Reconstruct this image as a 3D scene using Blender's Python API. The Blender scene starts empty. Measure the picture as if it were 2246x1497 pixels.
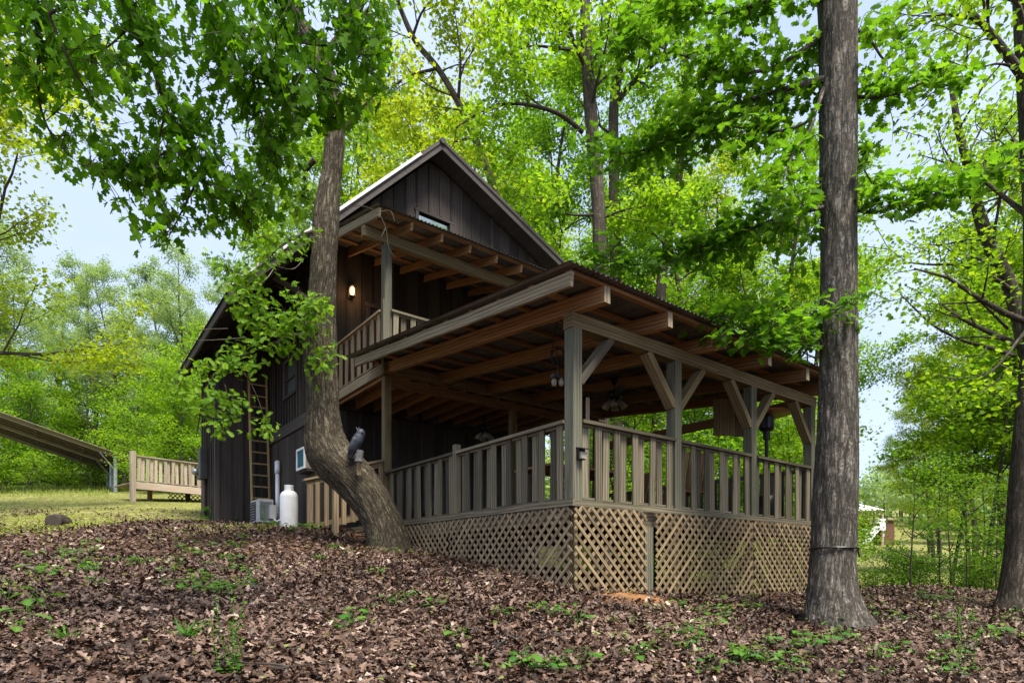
import bpy, math, random
import numpy as np
from mathutils import Vector
R = math.radians
scene = bpy.context.scene
COL = scene.collection

# ------------------------------------------------------------------ camera
EYE = np.array((-4.660, -4.961, -0.73))
FW = np.array((0.606, 0.7955, 0.0)); FW /= np.linalg.norm(FW)
RT = np.array((FW[1], -FW[0], 0.0))
UP = np.array((0.0, 0.0, 1.0))
FPX = 1299.0
cam_d = bpy.data.cameras.new("camera")
cam = bpy.data.objects.new("camera", cam_d); COL.objects.link(cam)
cam.location = EYE
cam.rotation_euler = (R(90), 0, -math.atan2(FW[0], FW[1]))
cam_d.sensor_width = 36.0
cam_d.lens = 36.0 * FPX / 2246.0
cam_d.shift_y = (1240 - 748.5) / 2246.0
cam_d.clip_start = 0.05
cam_d.clip_end = 2000
scene.camera = cam

# ------------------------------------------------------------------ sky, sun, exposure
SUN_EL = R(62)
sun_h = -FW * 0.55 + RT * 0.35
sun_h /= np.linalg.norm(sun_h)
SUN_AZ = math.atan2(sun_h[0], sun_h[1])
world = bpy.data.worlds.new("World"); scene.world = world
world.use_nodes = True
nt = world.node_tree
for n in list(nt.nodes): nt.nodes.remove(n)
out = nt.nodes.new('ShaderNodeOutputWorld')
bg = nt.nodes.new('ShaderNodeBackground')
sky = nt.nodes.new('ShaderNodeTexSky'); sky.sky_type = 'NISHITA'
sky.sun_disc = False
sky.sun_elevation = SUN_EL; sky.sun_rotation = SUN_AZ
sky.air_density = 1.0; sky.dust_density = 2.5; sky.ozone_density = 1.0
tc = nt.nodes.new('ShaderNodeTexCoord')
nz = nt.nodes.new('ShaderNodeTexNoise'); nz.inputs['Scale'].default_value = 2.2; nz.inputs['Detail'].default_value = 5
rmp = nt.nodes.new('ShaderNodeValToRGB')
rmp.color_ramp.elements[0].position = 0.35; rmp.color_ramp.elements[0].color = (.50, .50, .50, 1)
rmp.color_ramp.elements[1].position = 0.70; rmp.color_ramp.elements[1].color = (.78, .78, .78, 1)
mixc = nt.nodes.new('ShaderNodeMix'); mixc.data_type = 'RGBA'
mixc.inputs[7].default_value = (4.7, 5.5, 7.3, 1)
nt.links.new(tc.outputs['Generated'], nz.inputs['Vector'])
nt.links.new(nz.outputs['Fac'], rmp.inputs['Fac'])
nt.links.new(rmp.outputs['Color'], mixc.inputs[0])
nt.links.new(sky.outputs['Color'], mixc.inputs[6])
nt.links.new(mixc.outputs[2], bg.inputs['Color'])
bg.inputs['Strength'].default_value = 0.105
nt.links.new(bg.outputs[0], out.inputs[0])

sun_d = bpy.data.lights.new("sun", 'SUN'); sun_d.energy = 4.2; sun_d.angle = R(24)
sun_d.color = (1.0, 0.94, 0.84)
sun = bpy.data.objects.new("sun", sun_d); COL.objects.link(sun)
sdir = Vector((sun_h[0] * math.cos(SUN_EL), sun_h[1] * math.cos(SUN_EL), math.sin(SUN_EL)))
sun.rotation_euler = sdir.to_track_quat('Z', 'Y').to_euler()
sun.location = (0, 0, 40)

scene.view_settings.view_transform = 'Standard'
scene.view_settings.look = 'None'
scene.view_settings.exposure = 1.05
scene.view_settings.gamma = 1.0
scene.render.engine = 'CYCLES'
cy = scene.cycles
cy.max_bounces = 7; cy.diffuse_bounces = 4; cy.glossy_bounces = 2; cy.transmission_bounces = 5; cy.transparent_max_bounces = 6
cy.sample_clamp_indirect = 6.0
cy.use_denoising = True
cy.caustics_reflective = False; cy.caustics_refractive = False

# ------------------------------------------------------------------ picture -> place
def LD(lat, d, z=0.0):
    p = EYE + RT * lat + FW * d
    return np.array((p[0], p[1], z))
def PT(px, py, d):
    """the point of the place seen at (px, py) of the photograph, d metres ahead"""
    return LD((px - 1123.0) / FPX * d, d, EYE[2] + (1240.0 - py) / FPX * d)
def to_ld(P):
    q = np.asarray(P, float) - EYE
    return q[..., 0] * RT[0] + q[..., 1] * RT[1], q[..., 0] * FW[0] + q[..., 1] * FW[1]

# ------------------------------------------------------------------ value noise
def _hash(ix, iy, iz, seed):
    n = (ix.astype(np.int64) * 374761393 + iy.astype(np.int64) * 668265263 + iz.astype(np.int64) * 2147483647 + seed * 144269) & 0xffffffff
    n = ((n ^ (n >> 13)) * 1274126177) & 0xffffffff
    n = (n ^ (n >> 16)) & 0xffff
    return n / 65535.0
def vnoise(P, scale=(1, 1, 1), seed=0):
    P = np.asarray(P, float) * np.asarray(scale, float)
    I = np.floor(P).astype(np.int64); F = P - I
    F = F * F * (3 - 2 * F)
    o = 0
    for dx in (0, 1):
        wx = F[:, 0] if dx else 1 - F[:, 0]
        for dy in (0, 1):
            wy = F[:, 1] if dy else 1 - F[:, 1]
            for dz in (0, 1):
                wz = F[:, 2] if dz else 1 - F[:, 2]
                o = o + wx * wy * wz * _hash(I[:, 0] + dx, I[:, 1] + dy, I[:, 2] + dz, seed)
    return o  # 0..1

# ------------------------------------------------------------------ objects
def tag(o, label=None, cat=None, group=None, kind=None):
    if label: o['label'] = label
    if cat: o['category'] = cat
    if group: o['group'] = group
    if kind: o['kind'] = kind
    return o
def empty(name, loc, label=None, cat=None, group=None):
    o = bpy.data.objects.new(name, None); COL.objects.link(o)
    o.location = [float(c) for c in loc]; o.empty_display_size = 0.1
    return tag(o, label, cat, group)
def wloc(o):
    p = Vector((0, 0, 0))
    while o is not None:
        p += o.location; o = o.parent
    return np.array(p)
def raw_mesh(name, verts, faces_flat, counts, mat, attrs=None, smooth=False, parent=None, origin=None):
    me = bpy.data.meshes.new(name)
    verts = np.asarray(verts, dtype=np.float32)
    org = wloc(parent) if parent is not None else (np.zeros(3) if origin is None else np.asarray(origin, float))
    verts = (verts - org).astype(np.float32)
    faces_flat = np.asarray(faces_flat, dtype=np.int32); counts = np.asarray(counts, dtype=np.int32)
    me.vertices.add(len(verts)); me.vertices.foreach_set('co', verts.ravel())
    me.loops.add(len(faces_flat)); me.loops.foreach_set('vertex_index', faces_flat)
    me.polygons.add(len(counts))
    st = np.zeros(len(counts), dtype=np.int32); st[1:] = np.cumsum(counts)[:-1]
    me.polygons.foreach_set('loop_start', st)
    try: me.polygons.foreach_set('loop_total', counts)
    except Exception: pass
    me.polygons.foreach_set('use_smooth', np.full(len(counts), bool(smooth)))
    me.update(calc_edges=True)
    for k, a in (attrs or {}).items():
        a = np.asarray(a, dtype=np.float32)
        if a.ndim == 2:
            at = me.attributes.new(k, 'FLOAT_VECTOR', 'POINT'); at.data.foreach_set('vector', a.ravel())
        else:
            at = me.attributes.new(k, 'FLOAT', 'POINT'); at.data.foreach_set('value', a)
    if mat is not None: me.materials.append(mat)
    o = bpy.data.objects.new(name, me); COL.objects.link(o)
    if parent is not None: o.parent = parent
    else: o.location = [float(c) for c in org]
    return o
RNG = random.Random(7)
class MB:
    """collects boxes, bars and tubes; build() links them as ONE mesh object"""
    def __init__(s): s.v = []; s.f = []; s.c = []; s.g = []; s.r = []; s.n = 0
    def add(s, V, faces, G=None, rnd=None):
        V = np.asarray(V, float)
        s.v.append(V)
        for f in faces:
            s.f.extend([i + s.n for i in f]); s.c.append(len(f))
        s.g.append(V if G is None else np.asarray(G, float))
        s.r.append(np.full(len(V), RNG.random() if rnd is None else rnd))
        s.n += len(V)
    def obox(s, c, a, b, d, rnd=None):
        """box from centre and three half-axis vectors"""
        c, a, b, d = (np.asarray(q, float) for q in (c, a, b, d))
        V = []; S = []
        for sx in (-1, 1):
            for sy in (-1, 1):
                for sz in (-1, 1):
                    V.append(c + sx * a + sy * b + sz * d); S.append((sx, sy, sz))
        L = [np.linalg.norm(q) for q in (a, b, d)]
        o = sorted(range(3), key=lambda i: -L[i])
        off = np.array((RNG.random() * 40, RNG.random() * 9, RNG.random() * 9))
        G = [np.array([S[i][o[k]] * L[o[k]] for k in range(3)]) + off for i in range(8)]
        F = [(0, 1, 3, 2), (4, 6, 7, 5), (0, 4, 5, 1), (2, 3, 7, 6), (0, 2, 6, 4), (1, 5, 7, 3)]
        if np.dot(np.cross(a, b), d) < 0: F = [f[::-1] for f in F]
        s.add(V, F, G, rnd)
    def bx(s, x0, x1, y0, y1, z0, z1, rnd=None):
        s.obox(((x0 + x1) / 2, (y0 + y1) / 2, (z0 + z1) / 2), ((x1 - x0) / 2, 0, 0), (0, (y1 - y0) / 2, 0), (0, 0, (z1 - z0) / 2), rnd)
    def beam(s, p0, p1, w, h, up=(0, 0, 1), rnd=None):
        p0 = np.asarray(p0, float); p1 = np.asarray(p1, float)
        d = p1 - p0; L = np.linalg.norm(d); u = d / L
        side = np.cross(u, np.asarray(up, float)); side /= np.linalg.norm(side)
        v = np.cross(side, u)
        s.obox((p0 + p1) / 2, u * L / 2, side * w / 2, v * h / 2, rnd)
    def tube(s, pts, rad, seg=8, caps=True, bump=None, rnd=None, squash=None):
        pts = np.asarray(pts, float); n = len(pts)
        rad = np.full(n, rad, float) if np.isscalar(rad) else np.asarray(rad, float)
        T = np.gradient(pts, axis=0); T /= np.maximum(np.linalg.norm(T, axis=1, keepdims=True), 1e-9)
        ref = np.array((1.0, 0, 0)) if abs(T[0][0]) < 0.8 else np.array((0, 1.0, 0))
        A = ref - T[0] * np.dot(ref, T[0]); A /= np.linalg.norm(A)
        th = np.arange(seg) * 2 * math.pi / seg; ct, sn = np.cos(th), np.sin(th)
        V = np.zeros((n, seg, 3)); G = np.zeros((n, seg, 3)); ln = 0.0
        off = RNG.random() * 30
        for i in range(n):
            A = A - T[i] * np.dot(A, T[i]); A /= np.linalg.norm(A)
            B = np.cross(T[i], A)
            if i: ln += np.linalg.norm(pts[i] - pts[i - 1])
            ra, rb = (rad[i], rad[i]) if squash is None else (rad[i], rad[i] * squash[i])
            V[i] = pts[i] + np.outer(ct * ra, A) + np.outer(sn * rb, B)
            r0 = max(rad[i], 0.02)
            G[i, :, 0] = ct * r0 + off; G[i, :, 1] = sn * r0; G[i, :, 2] = ln
        V = V.reshape(-1, 3); G = G.reshape(-1, 3)
        if bump is not None: V = bump(V, G, np.repeat(pts, seg, 0), np.repeat(rad, seg))
        F = []
        for i in range(n - 1):
            for j in range(seg):
                k = (j + 1) % seg
                F.append((i * seg + j, i * seg + k, (i + 1) * seg + k, (i + 1) * seg + j))
        if caps:
            F.append(tuple(range(seg))[::-1]); F.append(tuple((n - 1) * seg + j for j in range(seg)))
        s.add(V, F, G, rnd)
    def cyl(s, p0, p1, r0, r1=None, seg=16, rnd=None):
        s.tube([p0, p1], [r0, r0 if r1 is None else r1], seg, rnd=rnd)
    def lathe(s, prof, c, seg=20, axis='z', rnd=None):
        """prof: (r, z) pairs"""
        c = np.asarray(c, float); V = []; F = []
        m = len(prof)
        for r, z in prof:
            for j in range(seg):
                a = 2 * math.pi * j / seg
                V.append(c + np.array((r * math.cos(a), r * math.sin(a), z)))
        for i in range(m - 1):
            for j in range(seg):
                k = (j + 1) % seg
                F.append((i * seg + j, i * seg + k, (i + 1) * seg + k, (i + 1) * seg + j))
        F.append(tuple(range(seg))[::-1]); F.append(tuple((m - 1) * seg + j for j in range(seg)))
        s.add(V, F, None, rnd)
    def ball(s, c, rx, ry, rz, seg=12, rings=8, M=None, rnd=None):
        V = []; F = []
        for i in range(rings + 1):
            ph = math.pi * i / rings
            rr = max(math.sin(ph), 0.02)
            for j in range(seg):
                a = 2 * math.pi * j / seg
                p = np.array((rx * rr * math.cos(a), ry * rr * math.sin(a), -rz * math.cos(ph)))
                if M is not None: p = M @ p
                V.append(np.asarray(c, float) + p)
        for i in range(rings):
            for j in range(seg):
                k = (j + 1) % seg
                F.append((i * seg + j, i * seg + k, (i + 1) * seg + k, (i + 1) * seg + j))
        F.append(tuple(range(seg))[::-1]); F.append(tuple(rings * seg + j for j in range(seg)))
        s.add(V, F, None, rnd)
    def poly(s, pts, thick, nrm, rnd=None):
        """flat polygon pts extruded by thick along nrm"""
        pts = np.asarray(pts, float); n = len(pts); nrm = np.asarray(nrm, float)
        V = np.vstack((pts, pts + nrm * thick))
        F = [tuple(range(n))[::-1], tuple(range(n, 2 * n))]
        for i in range(n):
            k = (i + 1) % n; F.append((i, k, n + k, n + i))
        s.add(V, F, None, rnd)
    def build(s, name, mat, parent=None, origin=None, smooth=False):
        if not s.n: return None
        if parent is None and origin is None:
            A = np.vstack(s.v); origin = (A[:, 0].mean(), A[:, 1].mean(), A[:, 2].min())
        return raw_mesh(name, np.vstack(s.v), s.f, s.c, mat, {'grain': np.vstack(s.g), 'rnd': np.concatenate(s.r)}, smooth, parent, origin)
def spline(ctrl, per=6):
    """Catmull-Rom through the rows of ctrl"""
    P = np.asarray(ctrl, float); P = np.vstack((2 * P[0] - P[1], P, 2 * P[-1] - P[-2]))
    o = []
    for i in range(1, len(P) - 2):
        a, b, c, d = P[i - 1], P[i], P[i + 1], P[i + 2]
        for k in range(per):
            t = k / per
            o.append(0.5 * (2 * b + (c - a) * t + (2 * a - 5 * b + 4 * c - d) * t * t + (3 * b - a - 3 * c + d) * t ** 3))
    o.append(P[-2]); return np.array(o)

# ------------------------------------------------------------------ materials
class NT:
    def __init__(s, name):
        s.m = bpy.data.materials.new(name); s.m.use_nodes = True
        s.t = s.m.node_tree
        for n in list(s.t.nodes): s.t.nodes.remove(n)
        s.out = s.n('ShaderNodeOutputMaterial')
    def n(s, kind, **kw):
        q = s.t.nodes.new(kind)
        for k, v in kw.items(): setattr(q, k, v)
        return q
    def l(s, a, b): s.t.links.new(a, b)
    def attr(s, name): return s.n('ShaderNodeAttribute', attribute_name=name)
    def scale(s, vec, sc):
        m = s.n('ShaderNodeMapping'); m.inputs['Scale'].default_value = sc; s.l(vec, m.inputs['Vector']); return m.outputs[0]
    def noise(s, vec, sc, detail=4, rough=0.55, dist=0.0):
        q = s.n('ShaderNodeTexNoise'); q.inputs['Scale'].default_value = sc; q.inputs['Detail'].default_value = detail
        q.inputs['Roughness'].default_value = rough; q.inputs['Distortion'].default_value = dist
        if vec is not None: s.l(vec, q.inputs['Vector'])
        return q.outputs['Fac']
    def ramp(s, fac, stops):
        q = s.n('ShaderNodeValToRGB'); e = q.color_ramp.elements
        while len(e) < len(stops): e.new(0.5)
        for i, (p, c) in enumerate(stops):
            e[i].position = p; e[i].color = (c, c, c, 1) if np.isscalar(c) else (*c, 1)
        s.l(fac, q.inputs['Fac']); return q.outputs['Color']
    def mix(s, fac, a, b, blend='MIX'):
        q = s.n('ShaderNodeMix'); q.data_type = 'RGBA'; q.blend_type = blend
        for i, v in ((0, fac), (6, a), (7, b)):
            if hasattr(v, 'is_linked') or hasattr(v, 'links'): s.l(v, q.inputs[i])
            elif np.isscalar(v): q.inputs[i].default_value = v if i == 0 else (v, v, v, 1)
            else: q.inputs[i].default_value = (*v, 1)
        return q.outputs[2]
    def math(s, op, a, b=None):
        q = s.n('ShaderNodeMath', operation=op)
        for i, v in enumerate((a, b)):
            if v is None: continue
            if np.isscalar(v): q.inputs[i].default_value = v
            else: s.l(v, q.inputs[i])
        return q.outputs[0]
    def bump(s, h, strength, dist=0.02):
        q = s.n('ShaderNodeBump'); q.inputs['Strength'].default_value = strength; q.inputs['Distance'].default_value = dist
        s.l(h, q.inputs['Height']); return q.outputs[0]
    def pbr(s, col, rough=0.8, metal=0.0, normal=None, spec=0.4):
        q = s.n('ShaderNodeBsdfPrincipled')
        if hasattr(col, 'links'): s.l(col, q.inputs['Base Color'])
        else: q.inputs['Base Color'].default_value = (*col, 1)
        if hasattr(rough, 'links'): s.l(rough, q.inputs['Roughness'])
        else: q.inputs['Roughness'].default_value = rough
        q.inputs['Metallic'].default_value = metal
        q.inputs['Specular IOR Level'].default_value = spec
        if normal is not None: s.l(normal, q.inputs['Normal'])
        return q.outputs[0]
    def done(s, sh): s.l(sh, s.out.inputs['Surface']); return s.m

def wood(name, dark, light, stain=None, stain_amt=0.5, var=0.35, rough=0.85, gscale=1.0, flecks=0.0):
    m = NT(name)
    g = m.attr('grain').outputs['Vector']; r = m.attr('rnd').outputs['Fac']
    wv = m.n('ShaderNodeTexWave', wave_type='BANDS', bands_direction='Y')
    m.l(m.scale(g, (0.14 * gscale, 1.0, 1.0)), wv.inputs['Vector'])
    wv.inputs['Scale'].default_value = 7; wv.inputs['Distortion'].default_value = 5; wv.inputs['Detail'].default_value = 2
    wv.inputs['Detail Scale'].default_value = 1.2
    fine = m.noise(m.scale(g, (1.6, 55, 55)), 1.0, 4, 0.65)
    mid = m.noise(m.scale(g, (.8, 22, 22)), 1.0, 3, 0.6)
    f = m.mix(0.5, m.mix(0.55, wv.outputs['Color'], mid), fine)
    col = m.ramp(f, [(0.25, dark), (0.72, light)])
    if stain is not None:
        b = m.noise(m.scale(g, (0.9, 3.0, 3.0)), 2.0, 3)
        col = m.mix(m.ramp(b, [(0.42, 0.0), (0.72, stain_amt)]), col, stain)
    k = m.ramp(r, [(0.0, 1.0 - var), (1.0, 1.0 + var * 0.6)])
    col = m.mix(1.0, col, k, 'MULTIPLY')
    if flecks:
        v = m.noise(m.scale(g, (9, 26, 26)), 2.0, 2)
        col = m.mix(m.ramp(v, [(0.72, 0.0), (0.80, flecks)]), col, (0.16, 0.14, 0.12))
    return m.done(m.pbr(col, rough, normal=m.bump(f, 0.5, 0.006), spec=0.25))
def plain(name, col, rough=0.6, metal=0.0, dirt=0.25, spec=0.4, sc=6.0):
    m = NT(name)
    o = m.n('ShaderNodeTexCoord').outputs['Object']
    nz_ = m.noise(o, sc, 5)
    c2 = tuple(x * (1 - dirt) for x in col)
    c = m.mix(m.ramp(nz_, [(0.35, 0.0), (0.7, 1.0)]), c2, col)
    return m.done(m.pbr(c, rough, metal, m.bump(nz_, 0.08, 0.01), spec))
def bark(name, dark, light, lichen, sx=10.0, sz=2.4, strength=1.0, lich=0.5):
    m = NT(name)
    g = m.attr('grain').outputs['Vector']
    n1 = m.noise(m.scale(g, (sx, sx, sz * .55)), 1.5, 7, 0.68, 0.35)
    fur = m.ramp(m.math('ABSOLUTE', m.math('SUBTRACT', n1, 0.5)), [(0.0, 0.0), (0.07, 0.55), (0.2, 1.0)])
    n2 = m.noise(m.scale(g, (sx * .9, sx * .9, sz * 2.6)), 1.7, 5, 0.6, 0.8)
    crk = m.ramp(m.math('ABSOLUTE', m.math('SUBTRACT', n2, 0.5)), [(0.0, 0.2), (0.05, 1.0)])
    fine = m.noise(m.scale(g, (sx * 3.5, sx * 3.5, sz * 2.2)), 1.6, 6, 0.72)
    f = m.mix(0.45, m.mix(1.0, fur, crk, 'MULTIPLY'), fine)
    col = m.ramp(f, [(0.22, dark), (0.55, tuple((p + 2 * q) / 3 * .62 for p, q in zip(dark, light))), (0.85, light)])
    L = m.noise(m.scale(g, (5, 5, 2.6)), 2.0, 6, 0.75)
    col = m.mix(m.math('MULTIPLY', m.ramp(L, [(0.52, 0.0), (0.64, lich)]), m.ramp(f, [(0.4, 0.0), (0.62, 1.0)])), col, lichen)
    W_ = m.noise(m.scale(g, (1.2, 1.2, .7)), 1.3, 3)
    col = m.mix(1.0, col, m.ramp(W_, [(0.3, .72), (0.7, 1.15)]), 'MULTIPLY')
    return m.done(m.pbr(col, 0.92, normal=m.bump(f, strength, 0.03), spec=0.12))
def leaf_mat(name, cols, trans=0.5, tcol=1.35, rough=0.45, spec=0.35, yellow=1.0):
    m = NT(name)
    r = m.attr('rnd').outputs['Fac']
    col = m.ramp(r, [(i / (len(cols) - 1), c) for i, c in enumerate(cols)])
    p = m.pbr(col, rough, spec=spec)
    t = m.n('ShaderNodeBsdfTranslucent')
    tc_ = m.mix(1.0, col, (tcol * 1.25 * yellow, tcol * 1.15, tcol * 0.45), 'MULTIPLY')
    m.l(tc_, t.inputs['Color'])
    x = m.n('ShaderNodeMixShader'); x.inputs[0].default_value = trans
    m.l(p, x.inputs[1]); m.l(t.outputs[0], x.inputs[2])
    return m.done(x.outputs[0])

M = {}
M['gray'] = wood('weathered_gray_wood', (.040, .032, .021), (.245, .205, .138), (.10, .10, .056), 0.5, 0.55)
M['graypost'] = wood('weathered_green_gray_post', (.046, .041, .028), (.195, .182, .128), (.085, .102, .066), 0.6, 0.15)
M['beam'] = wood('weathered_tan_beam', (.055, .040, .019), (.265, .20, .105), (.115, .10, .048), 0.4, 0.12)
M['fascia'] = wood('silver_fascia_wood', (.09, .07, .042), (.365, .30, .195), None, 0, 0.10)
M['brown'] = wood('sheltered_brown_lumber', (.105, .055, .024), (.45, .26, .125), (.19, .095, .04), 0.4, 0.30)
M['tan'] = wood('golden_tan_wood', (.15, .10, .052), (.42, .31, .19), (.22, .19, .11), 0.4, 0.30)
M['lattice'] = wood('tan_lattice_wood', (.10, .070, .036), (.36, .262, .145), (.17, .135, .08), 0.4, 0.42)
M['latticegray'] = wood('grayed_lattice_wood', (.11, .078, .044), (.37, .28, .17), (.18, .15, .09), 0.4, 0.35)
M['sideboard'] = wood('dark_brown_siding', (.021, .0165, .014), (.078, .063, .054), (.04, .028, .022), .6, 0.5, 0.8, 1.0, 0.4)
M['trim'] = wood('dark_brown_trim', (.026, .0215, .0185), (.090, .076, .068), None, 0, 0.25, 0.75, 1.0, 0.6)
M['deckfloor'] = wood('deck_floor_boards', (.07, .055, .04), (.22, .18, .13), None, 0, 0.3)
M['pale'] = wood('pale_worn_deck_wood', (.22, .17, .13), (.55, .46, .38), (.36, .22, .14), 0.4, 0.3)
M['ladder'] = wood('yellowed_ladder_wood', (.27, .165, .055), (.62, .43, .18), (.36, .31, .21), 0.3, 0.2)
M['bark_oak'] = bark('oak_bark', (.030, .023, .015), (.30, .25, .17), (.31, .31, .22), 13, 3.4, .8, 0.45)
M['bark_plate'] = bark('plated_bark', (.045, .039, .031), (.44, .385, .315), (.40, .42, .36), 11, 3.0, .9, 0.6)
M['bark_bg'] = bark('plain_bark', (.045, .037, .028), (.25, .205, .155), (.28, .28, .23), 9, 2.5, 0.6, 0.4)
M['twig'] = plain('twig_bark', (.055, .042, .03), 0.9)
M['lf_maple'] = leaf_mat('maple_leaf', [(.042, .125, .005), (.072, .185, .008), (.12, .26, .014)], 0.62, 1.65, .6, .08)
M['lf_right'] = leaf_mat('broad_oak_leaf', [(.045, .13, .010), (.078, .19, .014), (.12, .245, .022)], 0.58, 1.55, .55, .12)
M['lf_oak'] = leaf_mat('lobed_oak_leaf', [(.07, .17, .010), (.125, .255, .014), (.20, .33, .022)], 0.5, 1.5, .55, .15)
M['lf_bg1'] = leaf_mat('fresh_spring_leaf', [(.085, .20, .012), (.145, .28, .016), (.24, .36, .025)], 0.55, 1.5, .55, .2)
M['lf_bg2'] = leaf_mat('mid_green_leaf', [(.06, .17, .014), (.11, .24, .02), (.18, .31, .03)], 0.55, 1.5, .55, .2)
M['lf_bg3'] = leaf_mat('yellow_green_leaf', [(.13, .22, .010), (.22, .31, .016), (.32, .39, .03)], 0.55, 1.5, .55, .2)
M['lf_haze'] = leaf_mat('haze_tinted_leaf', [(.16, .27, .12), (.23, .34, .17), (.31, .41, .23)], 0.5, 1.3, .6, .15)  # distance haze is put into this washed-out leaf colour
M['weed'] = leaf_mat('seedling_leaf', [(.045, .15, .020), (.08, .21, .025), (.13, .27, .03)], 0.4, 1.3, .5, .25)
M['grass'] = leaf_mat('short_grass', [(.13, .21, .03), (.22, .29, .06), (.38, .38, .16)], 0.4, 1.3, .6, .15)
M['litter'] = (lambda m: m.done(m.pbr(m.ramp(m.attr('rnd').outputs['Fac'], [
    (0.0, (.017, .0085, .005)), (0.3, (.070, .039, .025)), (0.55, (.140, .084, .057)), (0.8, (.23, .152, .112)), (1.0, (.44, .34, .27))]), 0.5, spec=0.3)))(NT('dead_oak_leaf'))
M['white'] = plain('white_paint', (.78, .78, .77), 0.4, 0, 0.12)
M['offwhite'] = plain('off_white_metal', (.62, .61, .57), 0.45, 0, 0.25)
M['pvc'] = plain('white_plastic_pipe', (.80, .80, .80), 0.35, 0, 0.08)
M['black'] = plain('black_plastic', (.012, .012, .012), 0.4, 0, 0.3)
M['blackmetal'] = plain('black_iron', (.015, .014, .014), 0.35, 0.4, 0.3)
M['teal'] = plain('teal_filter_screen', (.01, .17, .22), 0.6, 0, 0.35, sc=30)
M['graybox'] = plain('dark_gray_box', (.05, .048, .045), 0.5, 0.2, 0.3)
M['galv'] = plain('galvanized_steel', (.42, .43, .43), 0.35, 0.7, 0.3)
M['roofmetal'] = plain('galvanized_roofing', (.62, .63, .64), 0.35, 0.6, 0.15, sc=1.5)
M['owl'] = plain('gray_blue_resin', (.038, .045, .062), 0.6, 0, 0.55, sc=22)
M['perch'] = plain('mottled_gray_resin', (.13, .12, .13), 0.7, 0, 0.6, sc=40)
M['copper'] = plain('copper_reflector', (.45, .20, .12), 0.4, 0.5, 0.3)
M['brick'] = plain('log_cabin_siding', (.16, .075, .045), 0.8, 0, 0.3)
M['concrete'] = plain('pale_concrete', (.42, .40, .37), 0.9, 0, 0.3)
M['dirt'] = plain('red_clay', (.20, .095, .040), 0.95, 0, 0.4, 0.1, 5.0)
M['brownbox'] = plain('brown_metal', (.10, .07, .055), 0.5, 0.2, 0.3)
M['carport'] = plain('dusty_brown_steel', (.30, .265, .235), 0.5, 0.1, 0.2)
M['darkpane'] = plain('dark_pane', (.008, .009, .010), 0.3, 0, 0.1)
def _roofunder():
    m = NT('rusty_roof_sheet')
    o = m.n('ShaderNodeTexCoord').outputs['Object']
    a = m.noise(m.scale(o, (1.2, 0.5, 1)), 2.5, 6, 0.7)
    c = m.ramp(a, [(0.3, (.05, .045, .042)), (0.55, (.14, .135, .135)), (0.75, (.17, .11, .075))])
    return m.done(m.pbr(c, 0.6, 0.3, spec=0.3))
M['roofunder'] = _roofunder()
def _glass(name, tint):
    m = NT(name)
    q = m.n('ShaderNodeBsdfGlossy'); q.inputs['Roughness'].default_value = 0.03; q.inputs['Color'].default_value = (.75, .78, .8, 1)
    d = m.n('ShaderNodeBsdfDiffuse'); d.inputs['Color'].default_value = (*tint, 1)
    x = m.n('ShaderNodeMixShader'); x.inputs[0].default_value = 0.55
    m.l(d.outputs[0], x.inputs[1]); m.l(q.outputs[0], x.inputs[2])
    return m.done(x.outputs[0])
M['glass'] = _glass('window_glass', (.02, .03, .03))
M['screen'] = plain('window_screen', (.055, .075, .08), 0.5, 0, 0.2)
def _emit(name, col, st):
    m = NT(name); e = m.n('ShaderNodeEmission'); e.inputs['Color'].default_value = (*col, 1); e.inputs['Strength'].default_value = st
    return m.done(e.outputs[0])
M['lampglow'] = _emit('lit_lamp_glass', (1.0, .55, .22), 4.0)
M['frost'] = plain('frosted_glass_shade', (.30, .27, .20), 0.4, 0, 0.1)
# ================================================================== GROUND
_ctl = []
for r_, s_, ds_ in ((-1.1, .163, (2, 6, 12)), (-.86, .163, (2.5, 6, 11, 16, 22, 31)), (-.5, .158, (4, 9, 14, 20, 31)), (-.24, .152, (5, 9.5, 12)),
                    (.1, .131, (3, 6.7)), (.3, .103, (3.5, 8.0)), (.5, .074, (4, 7, 10)), (.7, .064, (5, 9, 12)), (.9, .062, (3, 6, 9.5)), (1.2, .055, (4, 8))):
    for d_ in ds_: _ctl.append((r_ * d_, d_, -1.93 + s_ * d_))
_ctl += [(0, 0, -1.93), (-6, -3, -2.3), (6, -3, -2.25), (0, -12, -3.6), (-30, -10, -3), (30, -12, -4), (20, 2, -2.2), (-20, 4, -1.4)]
def _xy(X, Y, z):
    l, d = to_ld((X, Y, 0)); return (float(l), float(d), z)
_ctl += [_xy(0, 2, -.71), _xy(0, 4, -.36), _xy(5.5, 0, -1.22), _xy(2.7, 0, -1.12), _xy(5.5, 4, -1.3), _xy(2.7, 4, -.85), _xy(3, 9, -.45), _xy(6, 9, -1.0),
         _xy(-1.4, 4.9, -.17), _xy(-.9, 8, .08), _xy(-1.7, 11, .34), _xy(-1.7, 13.2, .62), _xy(3, 14, .3), _xy(9, 4, -1.75), _xy(9, 9, -1.7)]
_ctl += [(9.5, 16, -1.95), (12, 22, -2.7), (17, 34, -2.5), (24, 46, -1.4), (40, 80, 2.4), (60, 120, 8.5), (16, 16, -2.0), (30, 36, -1.9), (60, 70, .8), (70, 40, -1),
         (8, 20, -1.5), (8, 30, -1.2), (0, 40, 1.6), (0, 100, 4), (-12, 40, 3.2), (-24, 40, 4.3), (-36, 60, 4.6), (-60, 100, 6), (0, 250, 14), (150, 250, 24), (-150, 250, 14),
         (-100, 20, 1), (150, 20, -2), (-60, 40, 4), (150, -60, -8), (-150, -60, -8)]
_C = np.array(_ctl)
def _phi(r2): return 0.5 * r2 * np.log(np.maximum(r2, 1e-9))
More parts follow.
